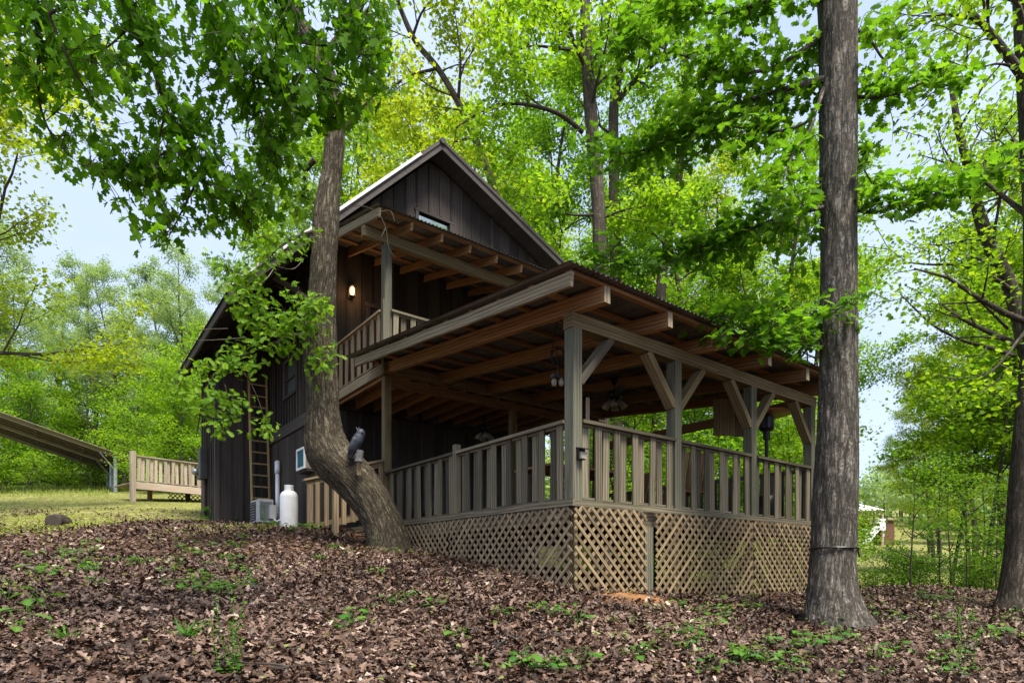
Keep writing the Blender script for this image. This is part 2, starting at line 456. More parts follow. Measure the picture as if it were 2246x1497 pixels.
def _fit():
    P = _C[:, :2] / 20.0; n = len(P)
    K = _phi(((P[:, None] - P[None]) ** 2).sum(-1)) + np.eye(n) * 2e-3
    A = np.zeros((n + 3, n + 3)); A[:n, :n] = K; A[:n, n] = 1; A[:n, n + 1:] = P; A[n, :n] = 1; A[n + 1:, :n] = P.T
    b = np.zeros(n + 3); b[:n] = _C[:, 2]
    return np.linalg.solve(A, b), P
_W, _P = _fit()
def gz_arr(lat, d):
    Q = np.stack((np.asarray(lat, float).ravel(), np.asarray(d, float).ravel()), 1) / 20.0
    o = np.empty(len(Q))
    for i in range(0, len(Q), 20000):
        q = Q[i:i + 20000]
        K = _phi(((q[:, None] - _P[None]) ** 2).sum(-1))
        o[i:i + 20000] = K @ _W[:-3] + _W[-3] + q @ _W[-2:]
    fade = np.clip(1.5 - np.abs(Q[:, 1] * 20) / 40, 0, 1)
    o += (vnoise(np.c_[Q * 20, np.zeros(len(Q))], (.9, .9, 1), 3) - .5) * .09 * fade
    return o
def gz(lat, d): return float(gz_arr([lat], [d])[0])
def gxy(X, Y):
    l, d = to_ld((X, Y, 0)); return gz(float(l), float(d))
def on_ground(lat, d): return LD(lat, d, gz(lat, d))
def grass_amount(lat, d):
    lat = np.asarray(lat, float); d = np.asarray(d, float)
    r = lat / np.maximum(d, .5)
    edge = np.interp(r, [-1.2, -.86, -.53, -.42, -.3], [10.8, 11.3, 13.0, 14.5, 30])
    P = np.stack((lat, d, 0 * lat), -1).reshape(-1, 3)
    w = (vnoise(P, (.8, .8, 1), 11).reshape(lat.shape) - .5) * 2.4
    left = np.clip((d + w - edge) / 1.2, 0, 1)
    right = np.clip((d + w - 17 - 4 * (r < .3)) / 6, 0, 1) * (r > -.3)
    return np.maximum(left, right)
def _axis(lo, a, b, hi, st):
    c = list(np.arange(a, b + 1e-6, st)); s_ = st; x = b
    while x < hi: s_ *= 1.18; x += s_; c.append(x)
    s_ = st; x = a
    while x > lo: s_ *= 1.18; x -= s_; c.insert(0, x)
    return np.array(c)
def build_ground():
    la = _axis(-260, -16, 16, 260, .28); da = _axis(-120, 0, 20, 420, .28)
    LA, DA = np.meshgrid(la, da)
    Z = gz_arr(LA, DA)
    XY = EYE[None] + np.outer(LA.ravel(), RT) + np.outer(DA.ravel(), FW)
    V = np.c_[XY[:, 0], XY[:, 1], Z]
    nx, ny = len(la), len(da)
    I = np.arange(nx * ny).reshape(ny, nx)
    F = np.stack((I[:-1, :-1], I[:-1, 1:], I[1:, 1:], I[1:, :-1]), -1).reshape(-1, 4)
    gm = grass_amount(LA, DA).ravel()
    clay = np.exp(-(((V[:, 0] - .75) / .85) ** 2 + ((V[:, 1] + .35) / .42) ** 2))
    m = NT('forest_floor')
    o = m.n('ShaderNodeTexCoord').outputs['Object']
    big = m.noise(o, .7, 6, .65); fine = m.noise(o, 22, 4, .7)
    vo = m.n('ShaderNodeTexVoronoi'); vo.inputs['Scale'].default_value = 13; m.l(o, vo.inputs['Vector'])
    soil = m.mix(0.5, m.ramp(fine, [(.3, (.018, .010, .007)), (.7, (.10, .055, .034))]), m.ramp(m.noise(vo.outputs['Color'], 3.0, 1), [(.3, (.04, .02, .012)), (.7, (.15, .085, .055))]))
    gr = m.ramp(m.noise(o, 5, 6, .7), [(.3, (.11, .075, .045)), (.46, (.17, .14, .06)), (.56, (.22, .25, .055)), (.68, (.36, .34, .14)), (.82, (.52, .45, .32))])
    nm = m.math('ADD', m.attr('grassmask').outputs['Fac'], m.math('MULTIPLY', m.math('SUBTRACT', big, .5), .9))
    col = m.mix(m.ramp(nm, [(.35, 0.0), (.65, 1.0)]), soil, gr)
    cl = m.ramp(m.noise(o, 9, 4), [(.3, (.17, .075, .03)), (.7, (.33, .17, .075))])
    col = m.mix(m.ramp(m.attr('clay').outputs['Fac'], [(.3, 0.0), (.65, 1.0)]), col, cl)
    mat = m.done(m.pbr(col, .95, normal=m.bump(m.mix(.5, fine, vo.outputs['Distance']), .8, .05), spec=.1))
    g = raw_mesh('ground', V, F.ravel(), np.full(len(F), 4), mat, {'grassmask': gm, 'clay': clay}, True, None, (0, 0, 0))
    tag(g, 'leaf covered woodland slope rising to a grassy clearing', 'ground', None, 'structure')
build_ground()

# ================================================================== CABIN
XW, XR, YF, YB = -.40, 5.60, 7.32, 13.0
XA, ZA = 2.29, 8.93
SL, SR = 1.03, .43
XE, XER, YE0, YE1 = -2.20, 6.35, 6.80, 13.25
def roof_z(x): return ZA - (SL * (XA - x) if x < XA else SR * (x - XA))
cabin = empty('cabin', (2.5, 10, gxy(2.5, 10)), 'dark brown board and batten cabin with steep uneven gable and upstairs porch', 'cabin')

def siding_wall(name, plane, a0, a1, zlo, ztop, at, outward, batten=.30, bw=.045, jitter=.03, proud=.022, holes=(), lower=None):
    """board and batten wall in plane x=at or y=at; ztop(a) gives the height; holes are (a0,a1,z0,z1)"""
    b = MB(); rr = random.Random(hash(name) % 1000 + int(at * 10))
    t = .06
    def piece(u0, u1, z0, z1f):
        cuts = sorted([h for h in holes if h[0] < u1 - 1e-4 and h[1] > u0 + 1e-4], key=lambda h: h[2])
        us = sorted({u0, u1, *[min(max(h[0], u0), u1) for h in cuts], *[min(max(h[1], u0), u1) for h in cuts]})
        for p, q in zip(us[:-1], us[1:]):
            if q - p < .004: continue
            zz = [(z0, None)]
            segs = []; cur = z0
            for h in cuts:
                if h[0] < q - 1e-4 and h[1] > p + 1e-4:
                    if h[2] > cur: segs.append((cur, h[2]))
                    cur = max(cur, h[3])
            segs.append((cur, None))
            for lo, hi in segs:
                h0 = z1f(p) if hi is None else hi; h1 = z1f(q) if hi is None else hi
                if max(h0, h1) - lo < .02: continue
                g = .0025
                pts = [(p + g, lo), (q - g, lo), (q - g, max(h1, lo + .01)), (p + g, max(h0, lo + .01))]
                slab(b, pts, t)
    def slab(mb, pts, th, off=0.0, rnd=None):
        s = outward
        V = []
        for k in (0, 1):
            for (u, z) in pts:
                w = at + s * (off - (th if k == 0 else 0))
                V.append((w, u, z) if plane == 'x' else (u, w, z))
        o_ = np.array((rr.random() * 30, rr.random() * 5, rr.random() * 5))
        G = [(z, u, 0) + o_ for _k in (0, 1) for (u, z) in pts]
        F = [(0, 1, 2, 3), (7, 6, 5, 4), (0, 4, 5, 1), (1, 5, 6, 2), (2, 6, 7, 3), (3, 7, 4, 0)]
        flip = (plane == 'x') == (s > 0)
        if flip: F = [f[::-1] for f in F]
        mb.add(V, F, G, rnd)
    u = a0
    while u < a1 - .02:
        w = min(batten + rr.uniform(-jitter, jitter), a1 - u)
        if a1 - u - w < .12: w = a1 - u
        piece(u, u + w, zlo, ztop)
        if u > a0 + .05 and proud > 0:
            inh = [h for h in holes if h[0] - .05 < u < h[1] + .05]
            spans = [(zlo + .004, min(ztop(u - bw / 2), ztop(u + bw / 2)) - .004)]
            for h in inh:
                spans = [q for lo, hi in spans for q in ((lo, min(hi, h[2] - .09)), (max(lo, h[3] + .09), hi)) if q[1] - q[0] > .05]
            for lo, hi in spans:
                slab(b, [(u - bw / 2, lo), (u + bw / 2, lo), (u + bw / 2, hi), (u - bw / 2, hi)], proud + .002, proud, rr.random())
        u += w
    return b.build(name, M['sideboard'], cabin)

# window openings
W_SIDE = (8.68, 9.52, 3.26, 4.04)
W_GABLE = (1.93, 2.82, 6.55, 7.50)
W_DOWN = (1.75, 2.75, .55, 1.55)
D_UP = (.75, 1.62, 2.92, 4.95)
D_DOWN = (3.6, 4.5, .02, 2.05)
siding_wall('gable_wall', 'y', XW + .03, XR, 2.62, lambda u: roof_z(u) - .10, YF, -1, .30, .05, holes=(W_GABLE, D_UP))
siding_wall('lower_front_wall', 'y', XW + .03, XR, gxy(2, 7.3) - .8, lambda u: 2.60, YF + .004, -1, .30, .05, proud=.015, holes=(W_DOWN, D_DOWN))
siding_wall('side_wall', 'x', YF, YB, 2.60, lambda u: roof_z(XW) - .07, XW, -1, .21, .05, .02, .035, holes=(W_SIDE,))
siding_wall('lower_side_wall', 'x', YF, YB, -.7, lambda u: 2.33, XW + .004, -1, .145, .012, .004, 0.0)
siding_wall('far_side_wall', 'x', YF, YB, -1.6, lambda u: roof_z(XR) - .1, XR, 1, .30, .05)
siding_wall('rear_wall', 'y', XW + .03, XR - .06, -.4, lambda u: roof_z(u) - .10, YB, 1, .30, .05)
b = MB(); b.bx(XW - .045, XW + .02, YF - .02, YB, 2.335, 2.595); b.build('belt_board', M['trim'], cabin)
b = MB(); b.bx(XW - .05, XW + .05, YF - .05, YF + .05, -.5, 2.33); b.bx(XW - .055, XW + .05, YF - .055, YF + .05, 2.60, 6.0); b.build('corner_board', M['trim'], cabin)
# lean-to at the side
LX, LY0, LY1 = -1.62, 11.0, 13.0
siding_wall('lean_to_front_wall', 'y', LX + .03, XW - .01, -.2, lambda u: roof_z(u) - .12, LY0, -1, .31, .05, .03, .02)
siding_wall('lean_to_side_wall', 'x', LY0, LY1, -.2, lambda u: roof_z(LX) - .10, LX, -1, .24, .07, .02, .04)
b = MB(); b.bx(LX - .05, LX + .06, LY0 - .05, LY0 + .05, -.1, roof_z(LX) - .14); b.build('corner_board', M['trim'], cabin)
def window(hole, plane, at, outward, fw, mat_pane, mat_frame, mull=None):
    a0, a1, z0, z1 = hole
    f = MB()
    def bb(u0, u1, za, zb, o0, o1):
        w0, w1 = sorted((at + outward * o0, at + outward * o1))
        if plane == 'x': f.bx(w0, w1, u0, u1, za, zb)
        else: f.bx(u0, u1, w0, w1, za, zb)
    bb(a0 - fw, a0 + .02, z0 - .001, z1 + .001, -.05, .04); bb(a1 - .02, a1 + fw, z0 - .001, z1 + .001, -.05, .04)
    bb(a0 - fw - .02, a1 + fw + .02, z1, z1 + fw, -.05, .045); bb(a0 - fw - .02, a1 + fw + .02, z0 - fw, z0, -.05, .055)
    if mull == 'h': bb(a0 + .02, a1 - .02, (z0 + z1) / 2 - .018, (z0 + z1) / 2 + .018, -.05, .012)
    if mull == 'grid':
        for k in (1, 2): bb(a0 + (a1 - a0) * k / 3 - .012, a0 + (a1 - a0) * k / 3 + .012, z0, z1, -.03, .006)
        for k in (1, 2): bb(a0 + .02, a1 - .02, z0 + (z1 - z0) * k / 3 - .012, z0 + (z1 - z0) * k / 3 + .012, -.031, .005)
    wf = f.build('window', mat_frame, cabin)
    f = MB(); bb(a0 + .02, a1 - .02, z0, z1, -.045, -.035); f.build('pane', mat_pane, wf)
    return wf
tag(window(W_SIDE, 'x', XW, -1, .07, M['screen'], M['trim'], 'h'), 'small screened window high on the side wall')
tag(window(W_GABLE, 'y', YF, -1, .06, M['glass'], M['trim']), 'gable window reflecting the trees')
window(W_DOWN, 'y', YF, -1, .07, M['darkpane'], M['sideboard'], 'grid')
def door(hole, at):
    a0, a1, z0, z1 = hole
    f = MB(); f.bx(a0, a1, at, at + .045, z0, z1)
    f.bx(a0 + .12, a1 - .12, at - .012, at + .001, z0 + .2, z0 + .85); f.bx(a0 + .12, a1 - .12, at - .012, at + .001, z0 + 1.05, z1 - .15)
    d = f.build('door', M['trim'], cabin)
    f = MB(); f.ball((a0 + .07, at - .05, z0 + .98), .03, .03, .03); f.cyl((a0 + .07, at, z0 + .98), (a0 + .07, at - .04, z0 + .98), .012, seg=8); f.build('handle', M['galv'], d)
    f = MB(); f.bx(a0 - .08, a0 - .002, at - .055, at + .02, z0, z1); f.bx(a1 + .002, a1 + .08, at - .055, at + .02, z0, z1); f.bx(a0 - .1, a1 + .1, at - .058, at + .02, z1 + .002, z1 + .1); f.build('door_frame', M['trim'], d)
door(D_UP, YF + .01); door(D_DOWN, YF + .014)
# main roof
def roof_slope(x0, x1, sgn):
    cols = int(abs(x1 - x0) / .2) + 1
    V = []; F = []; rows = []
    ys = []
    y = YE0 - .03
    while y < YE1 + .03:
        for dy, h in ((0, 0), (.18, 0), (.20, .02), (.23, .02), (.25, 0)):
            ys.append((y + dy, h))
        y += .25
    xs = [x0, (x0 + x1) / 2, x1]
    for x in xs:
        for y, h in ys: V.append((x, y, roof_z(x) + .03 + h))
    n = len(ys)
    for i in range(2):
        for j in range(n - 1): F.append((i * n + j, (i + 1) * n + j, (i + 1) * n + j + 1, i * n + j + 1))
    q = MB(); q.add(V, F); return q.build('roof', M['roofmetal'], cabin)
rl = roof_slope(XE - .06, XA + .001, -1); rr_ = roof_slope(XA - .001, XER + .06, 1)
b = MB(); b.tube([(XA, YE0 - .05, ZA + .05), (XA, YE1 + .05, ZA + .05)], .07, 8); b.build('ridge_cap', M['graybox'], rl)
b = MB()
for x0, x1 in ((XE, XA), (XA, XER)):
    n = 14
    for i in range(n):
        a, c = x0 + (x1 - x0) * i / n, x0 + (x1 - x0) * (i + 1) / n
        b.beam((a, (YE0 + YE1) / 2, (roof_z(a)) - .012), (c, (YE0 + YE1) / 2, roof_z(c) - .012), YE1 - YE0 - .10, .024)
b.build('roof_deck', M['trim'], cabin)
for x0, x1 in ((XE - .02, XA), (XA, XER)):
    for y in (YE0, YE1 - .04):
        b = MB()
        V0 = np.array((x0, y, roof_z(x0) - .16 + .03)); V1 = np.array((x1, y, roof_z(x1) - .16 + .03))
        pts = [V0, V1, V1 + (0, 0, .26), V0 + (0, 0, .26)]
        b.poly(pts, .045, (0, 1, 0)); b.build('rake_board', M['trim'], cabin)
b = MB()
for k in range(9):
    y = YE0 + .35 + k * .75
    if y < YE1 - .1: b.beam((XE + .04, y, roof_z(XE + .04) - .11), (XW - .02, y, roof_z(XW - .02) - .11), .05, .13)
b.bx(XE - .02, XE + .02, YE0 + .05, YE1 - .05, roof_z(XE) - .19, roof_z(XE) - .02)
b.build('eave_rafters', M['trim'], cabin)
for y in (YF + .1, 9.8):
    b = MB(); b.beam((XW - .03, y, 4.75), (-1.25, y, roof_z(-1.25) - .20), .09, .11); b.build('knee_brace', M['trim'], cabin)

# ------------------------------------------------------------------ upstairs porch (part of the cabin)
PY, PX0, PX1, PZ_ = 4.88, -.05, 5.52, 2.90
b = MB(); b.bx(PX0 - .045, PX0, PY - .045, YF - .07, 2.70, 2.885); b.bx(PX0 - .045, PX1, PY - .09, PY - .047, 2.70, 2.885); b.build('porch_rim', M['fascia'], cabin)
b = MB()
x = PX0 + .02
while x < PX1 - .1:
    b.bx(x, x + .136, PY - .06, YF - .08, PZ_ - .02, PZ_ + .012); x += .142
b.build('porch_floor', M['brown'], cabin)
for k in range(14):
    x = PX0 + .06 + k * .41
    b = MB(); b.bx(x - .022, x + .022, PY - .04, YF - .075, 2.655, 2.876); b.build('floor_joist', M['brown'], cabin)
for x in (.02, 2.76, 5.42):
    b = MB(); b.bx(x - .07, x + .07, PY - .03, PY + .11, PZ_ + .013, 5.052); b.build('porch_post', M['graypost'], cabin)
b = MB(); b.bx(-.45, 5.6, PY - .02, PY + .07, 5.055, 5.235); b.build('porch_beam', M['beam'], cabin)
UZ = lambda y: 5.32 + (y - 4.40) * .25
for k in range(10):
    x = .26 + .613 * k
    b = MB(); b.beam((x, 4.40, UZ(4.40) - .075), (x, YF - .04, UZ(YF - .04) - .075), .045, .135); b.build('porch_rafter', M['beam'] if k < 0 else M['brown'], cabin)
b = MB(); b.beam((-.37, 4.36, UZ(4.36) - .065), (-.37, YF - .04, UZ(YF - .04) - .065), .042, .14); b.build('porch_fascia', M['fascia'], cabin)
b = MB()
for y in np.arange(4.42, 7.3, .58): b.bx(-.36, 5.75, y - .045, y + .045, UZ(y) + .002, UZ(y) + .036)
b.build('porch_purlins', M['brown'], cabin)
def sheet(name, x0, x1, y0, y1, zf, parent, amp=.011, wl=.076, mat=None):
    xs = np.arange(x0, x1, wl / 6); ys = np.linspace(y0, y1, 5)
    V = []; n = len(xs)
    for s_ in (0, 1):
        for y in ys:
            for i, x in enumerate(xs):
                V.append((x, y, zf(y) + amp * math.sin(2 * math.pi * x / wl) + (.003 if s_ else 0)))
    F = []
    m_ = len(ys)
    for s_ in (0, 1):
        o_ = s_ * n * m_
        for j in range(m_ - 1):
            for i in range(n - 1):
                f = (o_ + j * n + i, o_ + j * n + i + 1, o_ + (j + 1) * n + i + 1, o_ + (j + 1) * n + i)
                F.append(f if s_ else f[::-1])
    q = MB(); q.add(V, F); return q.build(name, mat or M['roofunder'], parent, smooth=True)
sheet('porch_roof', -.45, 5.85, 4.30, YF + .04, lambda y: UZ(y) + .052, cabin)
def shadow_rail(parent, p0, p1, z, outn, h=.93, first_out=True, pitch=.166, mat='gray', skip=0.10, zb=.06):
    """railing with boards on alternating sides; outn is the outward normal"""
    p0 = np.array((*p0, 0.0)); p1 = np.array((*p1, 0.0)); L = np.linalg.norm(p1 - p0); u = (p1 - p0) / L; o_ = np.array((*outn, 0.0))
    b = MB()
    for zc, hh in ((h - .017, .03), (zb - .014, .025)):
        b.obox((p0 + p1) / 2 + (0, 0, z + zc), u * L / 2, o_ * .012, (0, 0, hh / 2))
    b.obox((p0 + p1) / 2 + (0, 0, z + h + .020), u * L / 2, o_ * .066, (0, 0, .019))
    r = b.build('railing', M[mat], parent)
    n = max(2, int((L - 2 * skip) / pitch + .5)); k0 = skip
    for i in range(n + 1):
        s_ = k0 + (L - 2 * k0) * i / n + RNG.uniform(-.018, .018)
        out_ = (i % 2 == 0) == first_out
        c = p0 + u * s_ + o_ * ((.012 + .0105) if out_ else -(.012 + .0105)) * 1.0
        q = MB(); lo = z + zb - .045 + RNG.uniform(-.01, .01); hi = z + h - .004
        tl = RNG.uniform(-.011, .011)
        q.obox(c + (0, 0, (lo + hi) / 2), u * .052, o_ * .0095, np.array((0, 0, (hi - lo) / 2)) + u * tl); q.build('baluster', M[mat], r)
    return r
shadow_rail(cabin, (-.05, PY + .06), (-.05, YF - .06), PZ_, (-1, 0), .93, True, .15, 'tan')
shadow_rail(cabin, (.06, PY - .03), (5.4, PY - .03), PZ_, (0, -1), .93, True, .17, 'gray')
b = MB(); b.bx(-.10, .00, PY - .085, PY + .015, 2.68, 4.02); b.build('newel_post', M['graypost'], cabin)

# ================================================================== COVERED DECK
deck = empty('covered_deck', (2.7, 2.4, gxy(2.7, 2.4)), 'weathered wooden deck with low metal roof, railings and lattice skirt', 'deck')
DX, DY = 5.49, 4.88
PXs = (0, 1.83, 3.66, 5.49)
BZ0, BZ1 = 1.97, 2.135
LZ = lambda y: 2.335 + (y + .0) * .119            # top of rafters
for x in PXs:
    b = MB(); zb = gxy(x, 0) - .2
    b.bx(x - .07, x + .07, -.07, .07, -.05, BZ0 - .002); b.build('post', M['graypost'], deck)
    b = MB(); b.bx(x - .045 + (.0 if x else .03), x + .045, -.03, .06, zb, -.051); b.build('pier', M['beam'], deck)
for i, (x, top) in enumerate(((0, 2.652), (2.86, 2.50), (DX, 2.50))):
    b = MB(); b.bx(x - .065, x + .065, DY - .065, DY + .065, gxy(x, DY) - .2, top); b.build('post', M['beam'], deck)
b = MB(); b.bx(-.075, -.035 + .0, 2.40, 2.48, -.10, 1.02); b.bx(-.085, .0, 2.395, 2.485, -.02, 1.04); b.build('rail_post', M['gray'], deck)
b = MB(); b.bx(-.085, 2.74, -.075, .075, BZ0, BZ1); b.build('roof_beam', M['beam'], deck)
b = MB(); b.bx(2.743, DX + .1, -.074, .074, BZ0, BZ1); b.build('roof_beam', M['beam'], deck)
b = MB(); b.bx(.07, DX + .1, DY - .045, DY + .045, 2.505, 2.652); b.build('roof_beam', M['brown'], deck)
b = MB(); b.bx(DX - .05, DX + .05, .08, DY - .07, 1.98, 2.14); b.build('roof_beam', M['brown'], deck)
RAF = (.02, 1.09, 2.20, 3.31, 4.40, 5.45)
for x in RAF:
    b = MB(); b.beam((x, -.50, LZ(-.50) - .09), (x, 5.05, LZ(5.05) - .09), .088, .178); r = b.build('rafter', M['brown'], deck)
    b = MB(); b.obox((x, -.508, LZ(-.51) - .09), (.0435, 0, 0), (0, .006, 0), (0, 0, .088)); b.build('rafter_end', M['fascia'], r)
b = MB(); b.beam((-.485, -.50, LZ(-.5) - .062), (-.485, 5.1, LZ(5.1) - .062), .042, .148); b.build('fascia_board', M['fascia'], deck)
for k in range(10):
    y = -.44 + k * .61
    b = MB(); b.obox(((DX + .45 - .47) / 2 - .02, y, LZ(y) + .022), ((DX + .45 + .47) / 2, 0, 0), (0, .045, .045 * .119), (0, -.019 * .119, .019)); b.build('purlin', M['brown'], deck)
sheet('metal_roof', -.60, DX + .50, -.60, 5.32, lambda y: LZ(y) + .056, deck)
def brace(x, s_):
    b = MB(); b.beam((x + s_ * .06, 0, 1.97 - .60), (x + s_ * .58, 0, 1.975), .088, .135, up=(0, 1, 0)); 
    return b.build('knee_brace', M['gray'] if x == 0 else M['beam'], deck)
brace(0, 1)
for x in PXs[1:3]: brace(x, 1); brace(x, -1)
brace(DX, -1)
# floor, rim
b = MB()
y = .02
while y < YF - .2:
    b.bx(-.02, DX + .02, y, y + .136, -.036, -.002); y += .142
b.build('deck_floor', M['deckfloor'], deck)
b = MB(); b.bx(-.062, -.022, .04, YF - .4, -.24, -.040); b.build('rim_board', M['gray'], deck)
b = MB(); b.bx(.075, DX, -.02, .018, -.24, -.040); b.build('rim_board', M['gray'], deck)
b = MB(); b.bx(DX - .01, DX + .03, .02, YF - .4, -.24, -.04); b.build('rim_board', M['gray'], deck)
b = MB(); b.bx(-.092, -.064, -.09, YF - .4, -.050, .030); b.build('ledger_strip', M['gray'], deck)
b = MB(); b.bx(-.088, DX + .07, -.088, -.072, -.055, .020); b.build('ledger_strip', M['gray'], deck)
b = MB()
for k in range(13): b.bx(.3 + k * .41, .34 + k * .41, .03, YF - .45, -.22, -.042)
b.build('floor_joists', M['deckfloor'], deck)
# railings
shadow_rail(deck, (-.03, .075), (-.03, 2.395), 0, (-1, 0), .90, True, .168)
shadow_rail(deck, (-.03, 2.485), (-.03, 4.81), 0, (-1, 0), .90, True, .168)
for a, c in zip(PXs[:-1], PXs[1:]): shadow_rail(deck, (a + .072, -.03), (c - .072, -.03), 0, (0, -1), .90, False, .158)
shadow_rail(deck, (DX + .02, .075), (DX + .02, 4.8), 0, (1, 0), .90, True, .168)
# lattice
def lattice(p0, p1, ztop, zb0, zb1, outn, lean, mat, pitch=.142):
    """diagonal lattice panel from p0 to p1; bottom runs zb0 -> zb1; lean +1: the top layer climbs towards p1"""
    p0 = np.array((*p0, 0.0)); p1 = np.array((*p1, 0.0)); L = np.linalg.norm(p1 - p0); u = (p1 - p0) / L; o_ = np.array((*outn, 0.0))
    b = MB(); w = .038
    H = max(ztop - zb0, ztop - zb1)
    for layer, s_ in ((1, lean), (0, -lean)):
        k = -H
        while k < L + H:
            # line  s = k + s_*(z - zref)
            pts = []
            zref = ztop
            def inside(t):
                s__ = k + s_ * (t - zref)
                return 0 <= s__ <= L and t <= ztop and t >= zb0 + (zb1 - zb0) * s__ / L
            ts = np.arange(ztop - H - .02, ztop + .004, .01)
            ok = [t for t in ts if inside(t)]
            if len(ok) > 4:
                t0, t1 = ok[0], ok[-1]
                a = p0 + u * (k + s_ * (t0 - zref)) + (0, 0, t0); c = p0 + u * (k + s_ * (t1 - zref)) + (0, 0, t1)
                d_ = o_ * (.004 + .0075 * layer + (.0045))
                b.beam(a + d_, c + d_, .0075, w, up=np.cross(u, (0, 0, 1)) if False else np.cross(o_, (c - a)), rnd=None)
            k += pitch
    return b.build('lattice_panel', M[mat], deck)
gl = lambda y: gxy(-.1, y) - .03
gr = lambda x: gxy(x, -.1) - .03
lattice((-.066, 3.98), (-.066, 2.62), -.055, gl(3.98), gl(2.62), (-1, 0), -1, 'latticegray')
lattice((-.066, 2.60), (-.066, -.06), -.055, gl(2.60), gl(0), (-1, 0), 1, 'latticegray')
lattice((-.06, -.076), (1.17, -.076), -.06, gr(0) + .03, gr(1.2) + .05, (0, -1), -1, 'lattice')
lattice((1.34, -.08), (3.58, -.08), -.06, gr(1.3) + .06, gr(3.6) + .02, (0, -1), 1, 'lattice')
lattice((3.60, -.078), (5.62, -.078), -.058, gr(3.6), gr(5.6), (0, -1), -1, 'lattice')
lattice((DX + .035, .0), (DX + .035, 4.6), -.058, gxy(DX, 0), gxy(DX, 4.6), (1, 0), 1, 'lattice')
b = MB(); b.bx(1.182, 1.332, -.06, .075, gr(1.25) - .2, -.245); b.build('pier_post', M['graypost'], deck)
for x, y in ((1.25, 2.4), (3.7, 2.4), (2.9, 4.6), (.05, 2.4), (5.3, 2.4)):
    b = MB(); b.bx(x - .06, x + .06, y - .06, y + .06, gxy(x, y) - .2, -.24); b.build('pier', M['beam'], deck)
# side stairs
st = MB(); st.bx(-.10, -.065, 4.90, 6.25, -.03, .0); st_o = st.build('stairs', M['deckfloor'], deck)
for k in range(3):
    x1 = -.10 - k * .29; z = -.08 - k * .09
    b = MB(); b.bx(x1 - .29, x1, 4.95, 6.15, z - .04, z); b.build('step', M['brown'], st_o)
for y in (4.95, 6.16):
    b = MB(); b.beam((-.08, y, -.16), (-.95, y, -.38), .045, .18); b.build('stringer', M['brown'], st_o)
for y in (4.90, 6.20):
    b = MB(); b.beam((-.02, y, 1.17), (-1.06, y, .87), .14, .038); b.beam((-.02, y, 1.10), (-1.0, y, .815), .04, .09); b.build('handrail', M['tan'], st_o)
    b = MB(); b.beam((-.02, y, .26), (-.95, y, -.01), .04, .085); b.build('handrail', M['tan'], st_o)
    b = MB(); b.bx(-.98, -.89, y - .045, y + .045, gxy(-.93, y) - .15, .79); b.build('stair_post', M['tan'], st_o)
    for k in range(5):
        x = -.12 - k * .17
        b = MB(); f_ = (x + .02) / -.95; b.bx(x - .04, x + .04, y - .045, y - .022, .20 - .27 * f_, 1.08 - .28 * f_); b.build('baluster', M['tan'], st_o)

b = MB(); b.beam((XE - .02, YE0 - .012, roof_z(XE - .02) + .11), (XA - .55, YE0 - .012, ZA + .105 - .55 * SL), .018, .055, up=(0, 0, 1)); b.build('rake_edge_strip', M['white'], rl)  # narrow white strip above the steep rake board, stopping short of the ridge
def unit(a): return a / np.maximum(np.linalg.norm(a, axis=-1, keepdims=True), 1e-9)
# ================================================================== THINGS ON AND ROUND THE CABIN
GX = lambda x, y: gxy(x, y)
# window air conditioner with teal screen
t = empty('window_air_conditioner', (-.46, 7.7, 1.33), 'white framed wall air conditioner with teal filter screen, half behind the crooked trunk', 'air conditioner')
b = MB(); b.bx(-.62, -.40, 7.41, 7.93, 1.30, 1.74); b.build('casing', M['pale'], t)
b = MB(); b.bx(-.632, -.621, 7.45, 7.89, 1.34, 1.70)
for k in range(11): b.bx(-.640, -.633, 7.46, 7.88, 1.352 + k * .031, 1.366 + k * .031)
b.build('filter_screen', M['teal'], t)
b = MB()
for a in ((7.405, 7.455, 1.295, 1.745), (7.885, 7.935, 1.295, 1.745)): b.bx(-.652, -.622, *a)
b.bx(-.654, -.622, 7.45, 7.89, 1.70, 1.747); b.bx(-.654, -.622, 7.45, 7.89, 1.293, 1.34); b.build('front_frame', M['white'], t)
b = MB(); b.bx(-.60, -.42, 7.4, 8.0, 1.245, 1.285); b.build('support_shelf', M['trim'], t)
# propane cylinder
z0 = GX(-.78, 8.0) - .02
t = empty('propane_tank', (-.78, 8.0, z0), 'tall white propane cylinder standing against the brown wall', 'gas tank')
b = MB(); b.lathe([(.14, 0), (.175, .02), (.185, .06), (.187, .70), (.18, .75), (.155, .80), (.11, .835), (.06, .85)], (-.78, 8.0, z0), 28); b.build('cylinder', M['white'], t, smooth=True)
b = MB()
for k in range(18):
    a0 = 2 * math.pi * k / 18
    if k % 6 == 3: continue
    c = np.array((-.78 + .088 * math.cos(a0), 8.0 + .088 * math.sin(a0), z0 + .885))
    b.obox(c, (.004 * math.cos(a0), .004 * math.sin(a0), 0), (-.016 * math.sin(a0), .016 * math.cos(a0), 0), (0, 0, .045))
b.lathe([(.094, .925), (.096, .93), (.096, .955), (.09, .96), (.084, .955), (.084, .93)], (-.78, 8.0, z0), 24)
b.build('valve_collar', M['white'], t)
b = MB(); b.cyl((-.78, 8, z0 + .84), (-.78, 8, z0 + .92), .022, .018); b.cyl((-.80, 8, z0 + .90), (-.73, 8, z0 + .90), .014); b.build('valve', M['galv'], t)
b = MB(); b.lathe([(.15, -.03), (.15, .02), (.145, .02), (.145, -.03)], (-.78, 8, z0), 24); b.build('foot_ring', M['offwhite'], t)
